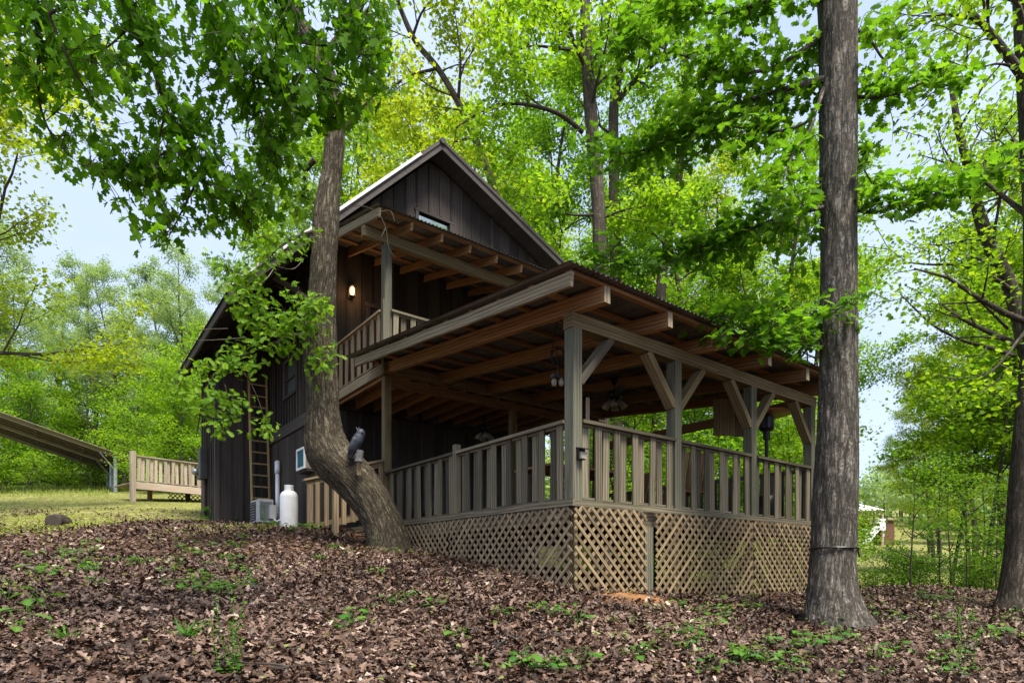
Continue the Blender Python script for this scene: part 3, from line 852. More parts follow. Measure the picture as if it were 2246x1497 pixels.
# vent pipe
z0 = GX(-.5, 9.93)
t = empty('vent_pipe', (-.475, 9.93, z0), 'white plastic vent pipe with thicker cap running up the brown wall', 'pipe')
b = MB(); b.cyl((-.475, 9.93, z0 - .05), (-.475, 9.93, 1.62), .048); b.build('pipe', M['pvc'], t, smooth=True)
b = MB(); b.cyl((-.475, 9.93, 1.50), (-.475, 9.93, 1.78), .064); b.ball((-.475, 9.93, 1.78), .064, .064, .045); b.build('cap', M['pvc'], t, smooth=True)
# outdoor unit
z0 = GX(-.80, 10.1) + .10
t = empty('heat_pump_unit', (-.82, 10.0, z0), 'small off white outdoor heat pump beside the foot of the ladder', 'air conditioner')
b = MB(); b.bx(-.98, -.66, 9.62, 10.40, z0, z0 + .54); b.build('casing', M['offwhite'], t)
b = MB(); b.bx(-.999, -.981, 9.90, 10.36, z0 + .05, z0 + .49); b.build('fan_grille', M['graybox'], t)
b = MB()
for k in range(7): b.bx(-1.004, -.9995, 9.92, 10.34, z0 + .08 + k * .06, z0 + .09 + k * .06)
b.build('fan_guard', M['offwhite'], t)
b = MB(); b.bx(-.96, -.69, 9.60, 9.617, z0 + .06, z0 + .48); b.build('end_grille', M['galv'], t)
b = MB(); b.bx(-.76, -.62, 9.50, 9.598, z0 + .08, z0 + .40); b.build('valve_cover', M['offwhite'], t)
for y in (9.72, 10.30):
    b = MB(); b.bx(-.99, -.65, y - .03, y + .03, z0 - .12, z0 - .002); b.build('foot', M['black'], t)
b = MB(); b.tube(spline([(-.69, 9.55, z0 + .1), (-.62, 9.46, z0 + .02), (-.52, 9.42, z0 + .1), (-.45, 9.42, z0 + .25)]), .022, 8); b.build('line_set', M['white'], t)
# ladder
t = empty('wooden_ladder', (-.70, 10.6, GX(-.7, 10.6)), 'tall yellowed wooden ladder leaning against the dark lean-to wall', 'ladder')
zb = GX(-.7, 10.5); LT = np.array((0, 10.90, 4.05)); LB = np.array((0, 10.52, zb - .03))
for x in (-.905, -.485):
    b = MB(); b.beam(LB + (x, 0, 0), LT + (x, 0, 0), .035, .075, up=(0, -1, 0)); b.build('rail', M['ladder'], t)
for k in range(13):
    f = (k + .6) / 13.3
    p = LB + (LT - LB) * f
    b = MB(); b.cyl(p + (-.89, 0, 0), p + (-.50, 0, 0), .017, seg=8); b.build('rung', M['ladder'], t)
b = MB(); b.tube(spline([(-.78, 10.90, 4.3), (-.74, 10.84, 3.4), (-.70, 10.62, 2.3), (-.69, 10.52, 1.2), (-.66, 10.42, .35)]), .007, 6)
tag(b.build('cable', M['black']), 'thin dark cable hanging down behind the ladder rungs', 'cable')
# electric meter
t = empty('electric_meter', (-1.70, 12.1, 1.5), 'dark electric service box with silver meter and conduit on the lean-to corner', 'meter')
b = MB(); b.bx(-1.83, -1.665, 11.86, 12.18, 1.50, 2.28); b.build('service_box', M['graybox'], t)
b = MB(); b.bx(-1.78, -1.665, 12.30, 12.62, 1.55, 1.95); b.build('meter_box', M['graybox'], t)
b = MB(); b.tube([(-1.78, 12.46, 1.74), (-1.84, 12.46, 1.74), (-1.90, 12.46, 1.74), (-1.93, 12.46, 1.74)], [.09, .09, .085, .05], 18); b.build('meter_glass', M['galv'], t, smooth=True)
b = MB(); b.cyl((-1.72, 12.0, GX(-1.7, 12) - .05), (-1.72, 12.0, 1.50), .045); b.build('conduit', M['brownbox'], t)
# lit wall lamp upstairs
t = empty('wall_lamp', (.30, YF - .10, 5.05), 'small lit amber lantern on the dark upstairs wall', 'lamp')
b = MB(); b.bx(.245, .355, YF - .045, YF - .024, 5.0, 5.30); b.beam((.30, YF - .04, 5.27), (.30, YF - .12, 5.27), .025, .025); b.build('bracket', M['blackmetal'], t)
b = MB()
for sx in (-1, 1):
    for sy in (-1, 1): b.bx(.30 + sx * .052 - .006, .30 + sx * .052 + .006, YF - .12 + sy * .052 - .006, YF - .12 + sy * .052 + .006, 5.03, 5.24)
b.lathe([(.075, 5.24), (.075, 5.25), (.03, 5.285), (.01, 5.29)], (.30, YF - .12, 0), 4); b.lathe([(.06, 5.02), (.07, 5.035)], (.30, YF - .12, 0), 8); b.build('cage', M['blackmetal'], t)
b = MB(); b.tube([(.30, YF - .12, 5.05), (.30, YF - .12, 5.14), (.30, YF - .12, 5.22)], [.036, .045, .04], 12); b.build('glass', M['lampglow'], t, smooth=True)
pl = bpy.data.lights.new('lamp_light', 'POINT'); pl.energy = 3.5; pl.color = (1, .55, .22); pl.shadow_soft_size = .07
po = bpy.data.objects.new('lamp_light', pl); COL.objects.link(po); po.parent = t; po.location = (0, -.15, .02)
# solar lights on the posts
def solar(loc, nx, ny, label):
    t = empty('solar_light', loc, label, 'light', 'solar lights on the deck posts')
    n = np.array((nx, ny, 0.)); s_ = np.array((-ny, nx, 0.)); c = np.array(loc)
    b = MB(); b.obox(c + n * .022 + (0, 0, .06), n * .022, s_ * .05, (0, 0, .06)); b.obox(c + n * .055 + (0, 0, .125), n * .055 + np.array((0, 0, -.012)), s_ * .055, (.0, 0, .006)); b.build('housing', M['black'], t)
    b = MB(); b.obox(c + n * .058 + (0, 0, .045), n * .016, s_ * .042, (0, 0, .036)); b.build('lamp_panel', M['frost'], t)
solar((.03, -.071, .47), 0, -1, 'black solar light on the corner deck post')
solar((5.562, -.02, .50), 1, 0, 'black solar light on the outer deck post beside the large trunk')
# ceiling fans
def fan(x, y, ztop, label, rot):
    t = empty('ceiling_fan', (x, y, ztop), label, 'fan', 'ceiling fans over the deck')
    b = MB(); b.lathe([(.02, -.10), (.07, -.05), (.075, 0)], (x, y, ztop), 16); b.cyl((x, y, ztop - .2), (x, y, ztop - .08), .013)
    b.lathe([(.05, -.38), (.10, -.36), (.14, -.30), (.135, -.24), (.06, -.20), (.02, -.19)], (x, y, ztop), 20); b.build('motor', M['blackmetal'], t, smooth=True)
    for k in range(5):
        a = rot + k * 2 * math.pi / 5
        u = np.array((math.cos(a), math.sin(a), 0)); s_ = np.array((-u[1], u[0], .18))
        b = MB(); c = np.array((x, y, ztop - .30)); b.obox(c + u * .40, u * .25, s_ * .068, (0, 0, .005)); b.beam(c + u * .12, c + u * .2, .03, .01); b.build('blade', M['trim'], t)
    for k in range(4):
        a = rot + .4 + k * math.pi / 2
        u = np.array((math.cos(a), math.sin(a), 0)); c = np.array((x, y, ztop - .38))
        b = MB(); b.tube([c + u * .05, c + u * .10 + (0, 0, -.03), c + u * .14 + (0, 0, -.08), c + u * .17 + (0, 0, -.14)], [.022, .035, .055, .068], 12); b.build('lamp_shade', M['frost'], t, smooth=True)
fan(3.27, 2.4, LZ(2.4) + .0, 'dark ceiling fan with frosted lamp shades under the metal deck roof', .3)
fan(2.98, 6.1, 2.655, 'dim ceiling fan with lamp shades under the upstairs porch joists', .8)
# hanging panels, flood lamps, pole, heater
for x, y, w, ztop, zbot, lab in ((4.64, 1.08, .37, 2.20, 1.56, 'wide weathered plank hanging under the deck roof'), (5.02, 1.00, .24, 2.14, 1.58, 'narrow plank hanging beside the wider one under the roof')):
    t = empty('hanging_board', (x, y, zbot), lab, 'board', 'boards hanging under the roof')
    b = MB(); b.obox((x, y, (ztop + zbot) / 2), RT * w / 2, FW * .018, (0, 0, (ztop - zbot) / 2)); b.build('plank', M['beam'], t)
    for s_ in (-1, 1):
        b = MB(); p = np.array((x, y, ztop - .01)) + RT * s_ * w * .3; b.cyl(p, p + (0, 0, LZ(y) - ztop + .05), .007, seg=6); b.build('hanger', M['blackmetal'], t)
t = empty('flood_lamp', (.35, .9, 1.75), 'pair of bare flood bulbs hanging from a tangle of cable near the corner post', 'lamp')
c = PT(1223, 838, 7.55)
b = MB(); b.ball(c + RT * .045, .035, .035, .055); b.build('bulb', M['frost'], t, smooth=True)
b = MB(); b.ball(c - RT * .045, .035, .035, .055); b.build('bulb', M['frost'], t, smooth=True)
b = MB(); b.bx(c[0] - .09, c[0] + .09, c[1] - .03, c[1] + .03, c[2] + .05, c[2] + .09); b.build('socket', M['black'], t)
rr = random.Random(5); pts = [c + (0, 0, .09), c + (0, 0, .2)]
for k in range(22): pts.append(c + (0, 0, .34) + RT * .13 * math.sin(k * 1.7) * rr.uniform(.5, 1) + FW * .05 * rr.uniform(-1, 1) + np.array((0, 0, .12 * math.cos(k * 1.7))))
pts.append(np.array((c[0], c[1], LZ(c[1]) - .02)))
b = MB(); b.tube(spline(pts, 3), .005, 5); b.build('cable', M['black'], t)
t = empty('string_lights', (1.1, 1, 2.2), 'dark cord of string lights swagged along the deck rafters', 'string lights')
for i, x in enumerate(RAF[1:]):
    pts = []
    for k in range(9):
        y = .3 + k * .52
        pts.append((x + (.06 if k % 2 else -.06), y, LZ(y) - .18 - (.02 if k % 2 else .09)))
    b = MB(); b.tube(spline(pts, 4), .006, 5); b.build('cord', M['black'], t)
p = PT(1289, 900, 8.2)
b = MB(); b.beam((p[0], p[1], .0), (p[0], p[1], EYE[2] + (1240 - 872) / FPX * 8.2), .045, .03, up=(0, 1, 0))
tag(b.build('wooden_stake', M['pale']), 'thin pale wooden stake rising behind the deck railing', 'pole')
hx, hy = 5.05, .52
t = empty('patio_heater', (hx, hy, 0), 'tall black patio heater with copper reflector standing behind the railing', 'heater')
b = MB(); b.lathe([(.22, 0), (.23, .03), (.21, .45), (.17, .48)], (hx, hy, 0), 20); b.build('base', M['blackmetal'], t, smooth=True)
b = MB(); b.cyl((hx, hy, .46), (hx, hy, 1.58), .030); b.cyl((hx, hy, 1.45), (hx, hy, 1.62), .06); b.build('pole', M['blackmetal'], t)
b = MB(); b.lathe([(.10, 1.60), (.125, 1.64), (.13, 1.83), (.10, 1.86)], (hx, hy, 0), 18); b.build('burner', M['blackmetal'], t)
b = MB(); b.lathe([(.42, 1.885), (.425, 1.89), (.30, 1.935), (.06, 1.96), (.05, 1.95), (.30, 1.915)], (hx, hy, 0), 28); b.build('reflector', M['copper'], t, smooth=True)
tx, ty = 1.75, 1.9
t = empty('patio_table', (tx, ty, 0), 'brown wooden table on the deck half hidden by the railing boards', 'table')
b = MB()
for k in range(6): b.bx(tx - .8, tx + .8, ty - .45 + k * .15, ty - .31 + k * .15, .72, .755)
b.build('table_top', M['brown'], t)
for sx in (-1, 1):
    for sy in (-1, 1):
        b = MB(); b.bx(tx + sx * .7 - .035, tx + sx * .7 + .035, ty + sy * .36 - .035, ty + sy * .36 + .035, 0, .718); b.build('leg', M['brown'], t)
def chair(x, y, rot, label):
    t = empty('deck_chair', (x, y, 0), label, 'chair', 'chairs on the deck')
    c_, s_ = math.cos(rot), math.sin(rot)
    u = np.array((c_, s_, 0)); v = np.array((-s_, c_, 0)); o_ = np.array((x, y, 0))
    b = MB()
    for k in range(5): b.obox(o_ + u * (-.2 + .1 * k) + (0, 0, .43), u * .045, v * .26, (0, 0, .012))
    b.build('seat', M['brown'], t)
    b = MB()
    for k in range(5): b.obox(o_ - u * .27 + v * (-.2 + .1 * k) + (0, 0, .72), u * .012, v * .04, np.array((0, 0, .30)) - u * .06)
    b.build('backrest', M['brown'], t)
    for a in (-.22, .22):
        for c2 in (-.25, .25):
            b = MB(); b.obox(o_ + u * a + v * c2 + (0, 0, .21), u * .025, v * .025, (0, 0, .21)); b.build('leg', M['brown'], t)
chair(3.9, 2.6, 2.6, 'slatted brown chair on the deck nearer the patio heater')
chair(3.3, .9, 1.2, 'slatted brown chair on the deck just behind the middle railing')

# ================================================================== CARPORT, BACK DECK, SHED
N0 = PT(264, 1000, 30.0); UX = np.array((1., 0, 0)); UY = np.array((0, 1., 0))
t = empty('carport', N0 * (1, 1, 0) + (0, 0, N0[2] - 2), 'open metal carport with ribbed sloping roof and thin posts at the woods edge', 'carport')
def cpt(s_, y, dz=0.0):
    """s_ metres in from the eave, y metres along"""
    h = .31 * s_ if s_ < 6.2 else .31 * 6.2 + (s_ - 6.2) * .06
    return N0 - UX * s_ + UY * y + (0, 0, h + dz)
for y in (0, 3.0, 6.0):
    p = cpt(.2, y, -.1); l_, d_ = [float(q) for q in to_ld(p)]
    b = MB(); b.tube([np.array((p[0], p[1], min(gz(l_, d_), p[2] - 1.7) - .2)), p], .085, 6); b.build('post', M['galv'], t)
    b = MB(); b.tube(spline([cpt(q, y, -.10) for q in (.1, 1.5, 3, 4.5, 6.0, 7.2, 9)]), .055, 6); b.build('bow', M['carport'], t)
    b = MB(); b.beam(cpt(.2, y, -.8), cpt(.9, y, -.12), .04, .04); b.build('brace', M['galv'], t)
for y in (.75, 1.5, 2.25, 3.75, 4.5, 5.25):
    b = MB(); b.tube(spline([cpt(q, y, -.05) for q in (0, 1.5, 3, 4.5, 6.0, 7.2, 9)]), .05, 5); b.build('rib', M['brownbox'], t)
for q in (1.5, 3.4, 5.3):
    b = MB(); b.beam(cpt(q, -.2, -.03), cpt(q, 6.4, -.03), .05, .04); b.build('purlin', M['carport'], t)
V = []; F = []; ss = np.arange(-.35, 9.2, .25); yy = np.arange(-.4, 6.8, .1)
for q in ss:
    for j, y in enumerate(yy): V.append(cpt(q, y, .02 + (.03 if j % 3 == 1 else 0)))
n = len(yy)
for i in range(len(ss) - 1):
    for j in range(n - 1): F.append((i * n + j, i * n + j + 1, (i + 1) * n + j + 1, (i + 1) * n + j))
b = MB(); b.add(V, F); b.build('roof', M['carport'], t)
# back deck at the far side of the cabin
A = PT(290, 1060, 21.5); Bp = PT(436, 1060, 23.3)
zt = EYE[2] + (1240 - 998) / FPX * 21.5; zf = zt - .95
t = empty('back_deck', LD(*[float(q) for q in to_ld(A)], zf - .8), 'small pale wooden deck with railing behind the cabin', 'deck')
A[2] = Bp[2] = 0
C2 = Bp + (Bp - A) / np.linalg.norm(Bp - A) * .8
u = (C2 - A) / np.linalg.norm(C2 - A); nrm = np.array((u[1], -u[0], 0)); 
if np.dot(nrm, FW) > 0: nrm = -nrm
Ld = np.linalg.norm(C2 - A)
b = MB()
for k in range(14): b.obox((A + C2) / 2 - nrm * (.08 + k * .145) + (0, 0, zf - .02), u * Ld / 2, nrm * .069, (0, 0, .018))
b.build('floor', M['pale'], t)
b = MB(); b.obox((A + C2) / 2 + nrm * .02 + (0, 0, zf - .12), u * Ld / 2, nrm * .02, (0, 0, .13)); b.build('rim_board', M['pale'], t)
for s_, hh in ((0, 1.10), (Ld, 1.0)):
    p = A + u * s_; zg = gz(*[float(q) for q in to_ld(p)])
    b = MB(); b.obox(p + nrm * .05 + (0, 0, (zg - .2 + zf + hh) / 2), u * .08, nrm * .07, (0, 0, (zf + hh - zg + .2) / 2)); b.build('post', M['pale'], t)
for s_ in (1.0, 2.4):
    p = A + u * s_ - nrm * 1.2; zg = gz(*[float(q) for q in to_ld(p)])
    b = MB(); b.obox(p + (0, 0, (zg - .2 + zf - .05) / 2), u * .07, nrm * .07, (0, 0, (zf - .05 - zg + .2) / 2)); b.build('pier', M['brown'], t)
rl_ = shadow_rail(t, tuple(A[:2] + u[:2] * .1), tuple(C2[:2]), zf, tuple(nrm[:2]), .93, True, .15, 'pale', .1, .08)
b = MB()
LATP = A + u * 1.55; H = .85
for s_ in (1, -1):
    k = -H
    while k < 1.7 + H:
        t0, t1 = max(0, (0 - k) / s_ if s_ > 0 else (k - 1.7)), min(H, (1.7 - k) if s_ > 0 else k)
        if t1 - t0 > .05:
            a_ = LATP + u * (k + s_ * t0) + (0, 0, zf - .2 - H + t0); c_ = LATP + u * (k + s_ * t1) + (0, 0, zf - .2 - H + t1)
            b.beam(a_ - nrm * (.9 + .004 * s_), c_ - nrm * (.9 + .004 * s_), .006, .035, up=np.cross(nrm, c_ - a_))
        k += .17
b.build('lattice_panel', M['trim'], t)
# log shed beyond
sh = PT(262, 1080, 40.0); sl, sd_ = [float(q) for q in to_ld(sh)]
zg = EYE[2] + (1240 - 1082) / FPX * 40
t = empty('log_shed', LD(sl, 40, zg), 'dark log shed with low roof beyond the carport posts', 'shed')
b = MB()
for k in range(6): b.tube([LD(sl - 1.8, 40, zg - .3 + .12 + k * .24), LD(sl + 4.5, 40, zg - .3 + .12 + k * .24)], .13, 8)
b.build('log_wall', M['trim'], t)
b = MB(); b.poly([LD(sl - 2.2, 39.3, zg + 1.12), LD(sl + 5, 39.3, zg + 1.12), LD(sl + 5, 42.5, zg + 1.9), LD(sl - 2.2, 42.5, zg + 1.9)], .08, (0, 0, 1)); b.build('roof', M['brownbox'], t)
# far cabin on the hill
def far_cabin():
    D0 = 78.0
    Q = lambda px, py, dd=0.0: PT(px, py, D0 + dd)
    zg = EYE[2] + (1240 - 1186) / FPX * D0
    ztop = lambda py: EYE[2] + (1240 - py) / FPX * D0
    lt = lambda px: (px - 1123) / FPX * D0
    t = empty('hillside_cabin', LD(lt(1920), D0, zg), 'distant brown log cabin with white porch roof and outside stairs on the hill', 'cabin')
    b = MB()
    for k in range(9): b.poly([LD(lt(1924), D0 - .02 * 0, zg - 1 + k * .42), LD(lt(1962), D0, zg - 1 + k * .42), LD(lt(1962), D0, zg - .59 + k * .42), LD(lt(1924), D0, zg - .59 + k * .42)], 5.0 - .04 * (k % 2), FW)
    b.build('wing_wall', M['brick'], t)
    b = MB(); b.poly([LD(lt(1922), D0 - .2, zg + 2.75), LD(lt(1964), D0 - .2, zg + 2.62), LD(lt(1964), D0 + 5.2, zg + 2.62), LD(lt(1922), D0 + 5.2, zg + 2.75)], .15, (0, 0, 1)); b.build('wing_roof', M['brownbox'], t)
    b = MB(); b.poly([LD(lt(1850), D0 + 1.5, zg - 1), LD(lt(1918), D0 + 1.5, zg - 1), LD(lt(1918), D0 + 1.5, zg + 2.6), LD(lt(1850), D0 + 1.5, zg + 2.6)], 5.0, FW); b.build('main_wall', M['brick'], t)
    b = MB(); b.poly([LD(lt(1845), D0 - .4, zg + 1.45), LD(lt(1935), D0 - .4, zg + 1.45), LD(lt(1935), D0 + 2, zg + 1.45), LD(lt(1845), D0 + 2, zg + 1.45)], .2, (0, 0, 1))
    b.build('porch_floor', M['white'], t)
    for px in (1880, 1907, 1932):
        b = MB(); b.tube([LD(lt(px), D0 - .3, zg - .6), LD(lt(px), D0 - .3, ztop(1120))], .17, 6); b.build('porch_post', M['pale'], t)
    V = [LD(lt(1830), D0 - 1.2, ztop(1120)), LD(lt(1932), D0 - 1.2, ztop(1120)), LD(lt(1932), D0 + 7, ztop(1120)), LD(lt(1830), D0 + 7, ztop(1120)), LD(lt(1845), D0 + 3, ztop(1088)), LD(lt(1868), D0 + 3, ztop(1088))]
    b = MB(); b.add(V, [(0, 1, 5, 4), (1, 2, 5), (2, 3, 4, 5), (3, 0, 4), (3, 2, 1, 0)]); b.build('roof', M['white'], t)
    b = MB(); b.poly([LD(lt(1921), D0 - 1.0, zg + 1.5), LD(lt(1884), D0 - 1.0, zg - 1.2), LD(lt(1884), D0 - 1.0, zg - .2), LD(lt(1921), D0 - 1.0, zg + 2.9)], 1.0, FW)
    b.poly([LD(lt(1921), D0 - .9, zg + 1.4), LD(lt(1933), D0 - .9, zg + 1.4), LD(lt(1933), D0 - .9, zg + 2.9), LD(lt(1921), D0 - .9, zg + 2.9)], .2, FW)
    b.build('stairs', M['white'], t)
    b = MB(); b.poly([LD(lt(1934), D0 - .06, zg + .6), LD(lt(1939), D0 - .06, zg + .6), LD(lt(1939), D0 - .06, zg + 1.9), LD(lt(1934), D0 - .06, zg + 1.9)], .05, FW); b.build('window', M['white'], t)
far_cabin()
# cut log in the leaves
sl, sd_ = (118 - 1123) / FPX * 12.0, 12.0; zg = gz(sl, sd_)
t = empty('cut_log', LD(sl, sd_, zg), 'short dark cut log lying at the edge of the grass', 'log')
ax = FW * .35 + RT * .75; ax /= np.linalg.norm(ax); ax = FW * .93 + RT * -.30; ax /= np.linalg.norm(ax)
c0 = LD(sl, sd_, zg + .13)
b = MB(); b.tube([c0 - ax * .02, c0, c0 + ax * .2, c0 + ax * .35, c0 + ax * .5], [.15, .165, .16, .165, .15], 18, bump=lambda V, G, C, Rr: V + unit(V - C) * ((vnoise(G, (9, 9, 4), 2) - .5) * .05)[:, None]); b.build('log', M['bark_bg'], t)
b = MB(); b.tube([c0 - ax * .035, c0 - ax * .021], [.12, .14], 18); b.build('cut_face', M['twig'], t)
# ================================================================== OWL ON THE CROOKED TRUNK
OWL_D = 8.84; px_ = OWL_D / FPX
ow = PT(783, 1012, OWL_D)
t = empty('owl_statue', ow, 'gray blue owl decoy perched on the crooked tree trunk', 'statue')
Q = lambda px, py, dd=0.0: PT(px, py, OWL_D + dd)
path = [(767, 1006), (770, 998), (774, 988), (779, 976), (784, 966), (788, 957.5), (790, 953), (791, 948), (790, 943.5), (789, 941)]
rads = np.array([3, 5.5, 8, 11.5, 12.8, 11.5, 9.6, 9.4, 7.5, 4]) * px_
b = MB(); b.tube(spline([Q(*p) for p in path], 3), np.interp(np.linspace(0, 9, 28), range(10), rads), 16, squash=np.full(28, .92)); 
b.build('body', M['owl'], t, smooth=True)
for sgn in (-1, 1):
    b = MB()
    w0 = [(782, 960), (777, 972), (772, 984), (768, 996), (765, 1004)]
    off = -1 if sgn < 0 else 1
    b.tube(spline([Q(x - 1, y, off * (.055 if i < 3 else .03)) for i, (x, y) in enumerate(w0)], 3), np.interp(np.linspace(0, 4, 13), range(5), np.array([6.5, 8.5, 7.5, 5, 1.5]) * px_), 10, squash=np.full(13, .45)); b.build('wing', M['owl'], t, smooth=True)
    b = MB(); b.tube([Q(787 + sgn * 2.5, 944, -.01), Q(785 + sgn * 2.2, 939.5, -.01), Q(783.5 + sgn * 3, 936, -.01)], [2.2 * px_, 1.5 * px_, .3 * px_], 6); b.build('ear_tuft', M['owl'], t)
    b = MB(); b.ball(Q(795.5 + sgn * 1.2, 948.5, -.045 if sgn < 0 else .02), 2.0 * px_, 2.0 * px_, 2.2 * px_); b.build('eye', M['black'], t, smooth=True)
b = MB(); b.tube([Q(798, 951, -.02), Q(801, 953, -.02), Q(800.5, 957, -.02)], [1.8 * px_, 1.4 * px_, .3 * px_], 6); b.build('beak', M['black'], t)
b = MB(); b.tube([Q(787, 1012, -.05), Q(787.5, 1005, -.05), Q(789, 995, -.05), Q(790, 987, -.05)], np.array([9.5, 8.2, 8.0, 7.6]) * px_, 14); b.build('stump_perch', M['perch'], t)
b = MB(); b.tube([Q(787, 1041, .02), Q(787.5, 1011.5, -.01)], [5.2 * px_, 5.2 * px_], 6)
tag(b.build('wooden_peg', M['tan']), 'short wooden peg fixed to the crooked trunk below the owl', 'peg')
# ================================================================== LEAVES
def unit(a): return a / np.maximum(np.linalg.norm(a, axis=-1, keepdims=True), 1e-9)
def strip_leaf(us, vs, bend=.15, fold=.25, curl=0.0):
    V = []; F = []
    for u, v in zip(us, vs):
        w = -bend * u * u + curl * math.sin(u * 5)
        V += [(u, 0, w), (u, v, w + fold * v), (u, -v, w + fold * v * (1 - curl))]
    for i in range(len(us) - 1):
        a, c = i * 3, i * 3 + 3
        F += [(a, c, c + 1, a + 1), (a, a + 2, c + 2, c)]
    return np.array(V), np.array(F)
def fan_leaf(half, cx, bend=.15, fold=.2):
    pts = half + [(u, -v) for u, v in half[::-1] if v > 1e-6]
    V = [(cx, 0, -bend * cx * cx)] + [(u, v, -bend * u * u + fold * abs(v)) for u, v in pts]
    n = len(pts)
    return np.array(V), np.array([(0, 1 + (i + 1) % n, 1 + i) for i in range(n)])
MAPLE = [fan_leaf([(0, 0), (.02, .17), (.10, .36), (.22, .27), (.36, .31), (.50, .56), (.53, .31), (.57, .16), (.75, .23), (1.0, 0)], .42, b_, f_) for b_, f_ in ((.12, .18), (.28, .05), (.05, .35))]
OAKL = [strip_leaf([0, .12, .22, .29, .40, .48, .60, .69, .80, .90, 1], [.012, .04, .19, .05, .29, .06, .34, .09, .29, .19, .02], b_, f_) for b_, f_ in ((.15, .15), (.3, .3))]
BROAD = [fan_leaf([(0, 0), (.10, .08), (.16, .24), (.28, .15), (.40, .40), (.50, .20), (.62, .38), (.70, .16), (.86, .17), (1.0, 0)], .45, b_, f_) for b_, f_ in ((.12, .15), (.3, .2), (.2, -.1))]
SMALL = [(np.array([(0, 0, 0), (.40, .33, .05), (1, 0, -.1), (.40, -.33, .05)]), np.array([(0, 1, 2), (0, 2, 3)]))]
DEAD = [strip_leaf([0, .18, .32, .48, .64, .82, 1], [.02, .19, .09, .28, .12, .2, .01], b_, f_, c_) for b_, f_, c_ in ((.3, .5, .06), (-.35, -.4, .05), (.1, .7, -.08), (.5, .2, .12), (-.15, .15, .04))]
DEADS = [strip_leaf([0, .45, 1], [.02, .25, .01], b_, f_) for b_, f_ in ((.3, .5), (-.3, -.4), (.1, .3))]
BLADE = [strip_leaf([0, .5, 1], [.05, .035, .003], b_, .1) for b_ in (.1, .35, .6)]
class Leaves:
    def __init__(s): s.P = []; s.U = []; s.N = []; s.S = []; s.R = []
    def add(s, P, U, N, S, Rn):
        s.P.append(np.atleast_2d(P)); s.U.append(np.atleast_2d(U)); s.N.append(np.atleast_2d(N)); s.S.append(np.atleast_1d(S)); s.R.append(np.atleast_1d(Rn))
    def drop(s, test):
        for k in range(len(s.P)):
            m = ~test(s.P[k]); s.P[k], s.U[k], s.N[k], s.S[k], s.R[k] = (q[m] for q in (s.P[k], s.U[k], s.N[k], s.S[k], s.R[k]))
    def build(s, name, protos, mat, parent=None, origin=None, seed=1, wid=1.0):
        P = np.vstack(s.P); U = unit(np.vstack(s.U)); N = np.vstack(s.N); S = np.concatenate(s.S); Rn = np.concatenate(s.R)
        N = unit(N - U * (N * U).sum(1, keepdims=True)); W = np.cross(N, U)
        rg = np.random.default_rng(seed); pick = rg.integers(0, len(protos), len(P))
        VV = []; FF = []; CC = []; RR = []; base = 0
        for k, (pv, pf) in enumerate(protos):
            I = np.where(pick == k)[0]
            if not len(I): continue
            sc = S[I][:, None, None]
            V = P[I][:, None, :] + sc * (pv[None, :, 0:1] * U[I][:, None, :] + wid * pv[None, :, 1:2] * W[I][:, None, :] + pv[None, :, 2:3] * N[I][:, None, :])
            m = len(pv)
            F = (pf[None] + (np.arange(len(I)) * m)[:, None, None] + base).reshape(-1)
            VV.append(V.reshape(-1, 3)); FF.append(F); CC.append(np.full(len(I) * len(pf), pf.shape[1])); RR.append(np.repeat(Rn[I], m)); base += len(I) * m
        return raw_mesh(name, np.vstack(VV), np.concatenate(FF), np.concatenate(CC), mat, {'rnd': np.concatenate(RR)}, False, parent, origin)

def bark_bump(amp, k, seed, zk=3.0, lump=.0):
    def f(V, G, C, Rr):
        d = unit(V - C)
        n = vnoise(G, (k, k, zk), seed) + .5 * vnoise(G, (k * 2.1, k * 2.1, zk * 2), seed + 1)
        rid = 1 - np.abs(n / 1.5 * 2 - 1)
        h = amp * (rid - .4)
        if lump: h = h + lump * (vnoise(G, (2.2, 2.2, 1.4), seed + 5) - .5) * 2
        return V + d * h[:, None]
    return f
def spray(rg, wood_mb, leaves, stems, centers, per=10, size=(.08, .11), mode='hang', twig=.004, reach=1.2, spread=.16):
    """twigs from the nearest point of the stems to each centre, leaves along each twig"""
    S = np.vstack(stems)
    for c in centers:
        dd = np.linalg.norm(S - c, axis=1) + rg.random(len(S)) * .15
        a = S[int(np.argmin(dd))]
        if np.linalg.norm(a - c) > reach: continue
        mid = (a + c) / 2 + rg.normal(0, .06, 3) + (0, 0, .05)
        pts = spline([a, mid, c], 4)
        wood_mb.tube(pts, np.linspace(twig * 1.3, twig * .5, len(pts)), 4, caps=False)
        t = rg.random(per) ** .7
        idx = (t * (len(pts) - 1)).astype(int)
        base = pts[idx] + rg.normal(0, spread, (per, 3)) * (1, 1, .55)
        out = unit(c - a) + rg.normal(0, .8, (per, 3))
        if mode == 'hang':
            U = unit(out * (1, 1, .3)) * .6 + np.array((0, 0, -.75)) + rg.normal(0, .25, (per, 3))
            N = rg.normal(0, .55, (per, 3)) + np.array((0, 0, .45)) + unit(base - EYE) * -.35
        elif mode == 'face':
            U = unit(out * (1, 1, .4)) + np.array((0, 0, -.35)) + rg.normal(0, .2, (per, 3))
            N = np.array((0, 0, .55)) + unit(EYE - base) * .65 + rg.normal(0, .42, (per, 3))
        else:
            U = unit(out * (1, 1, .25)) + np.array((0, 0, -.18)) + rg.normal(0, .15, (per, 3))
            N = np.array((0, 0, 1.0)) + rg.normal(0, .38, (per, 3))
        leaves.add(base, U, N, rg.uniform(*size, per), np.clip(rg.normal(.5, .24, per), 0, 1))
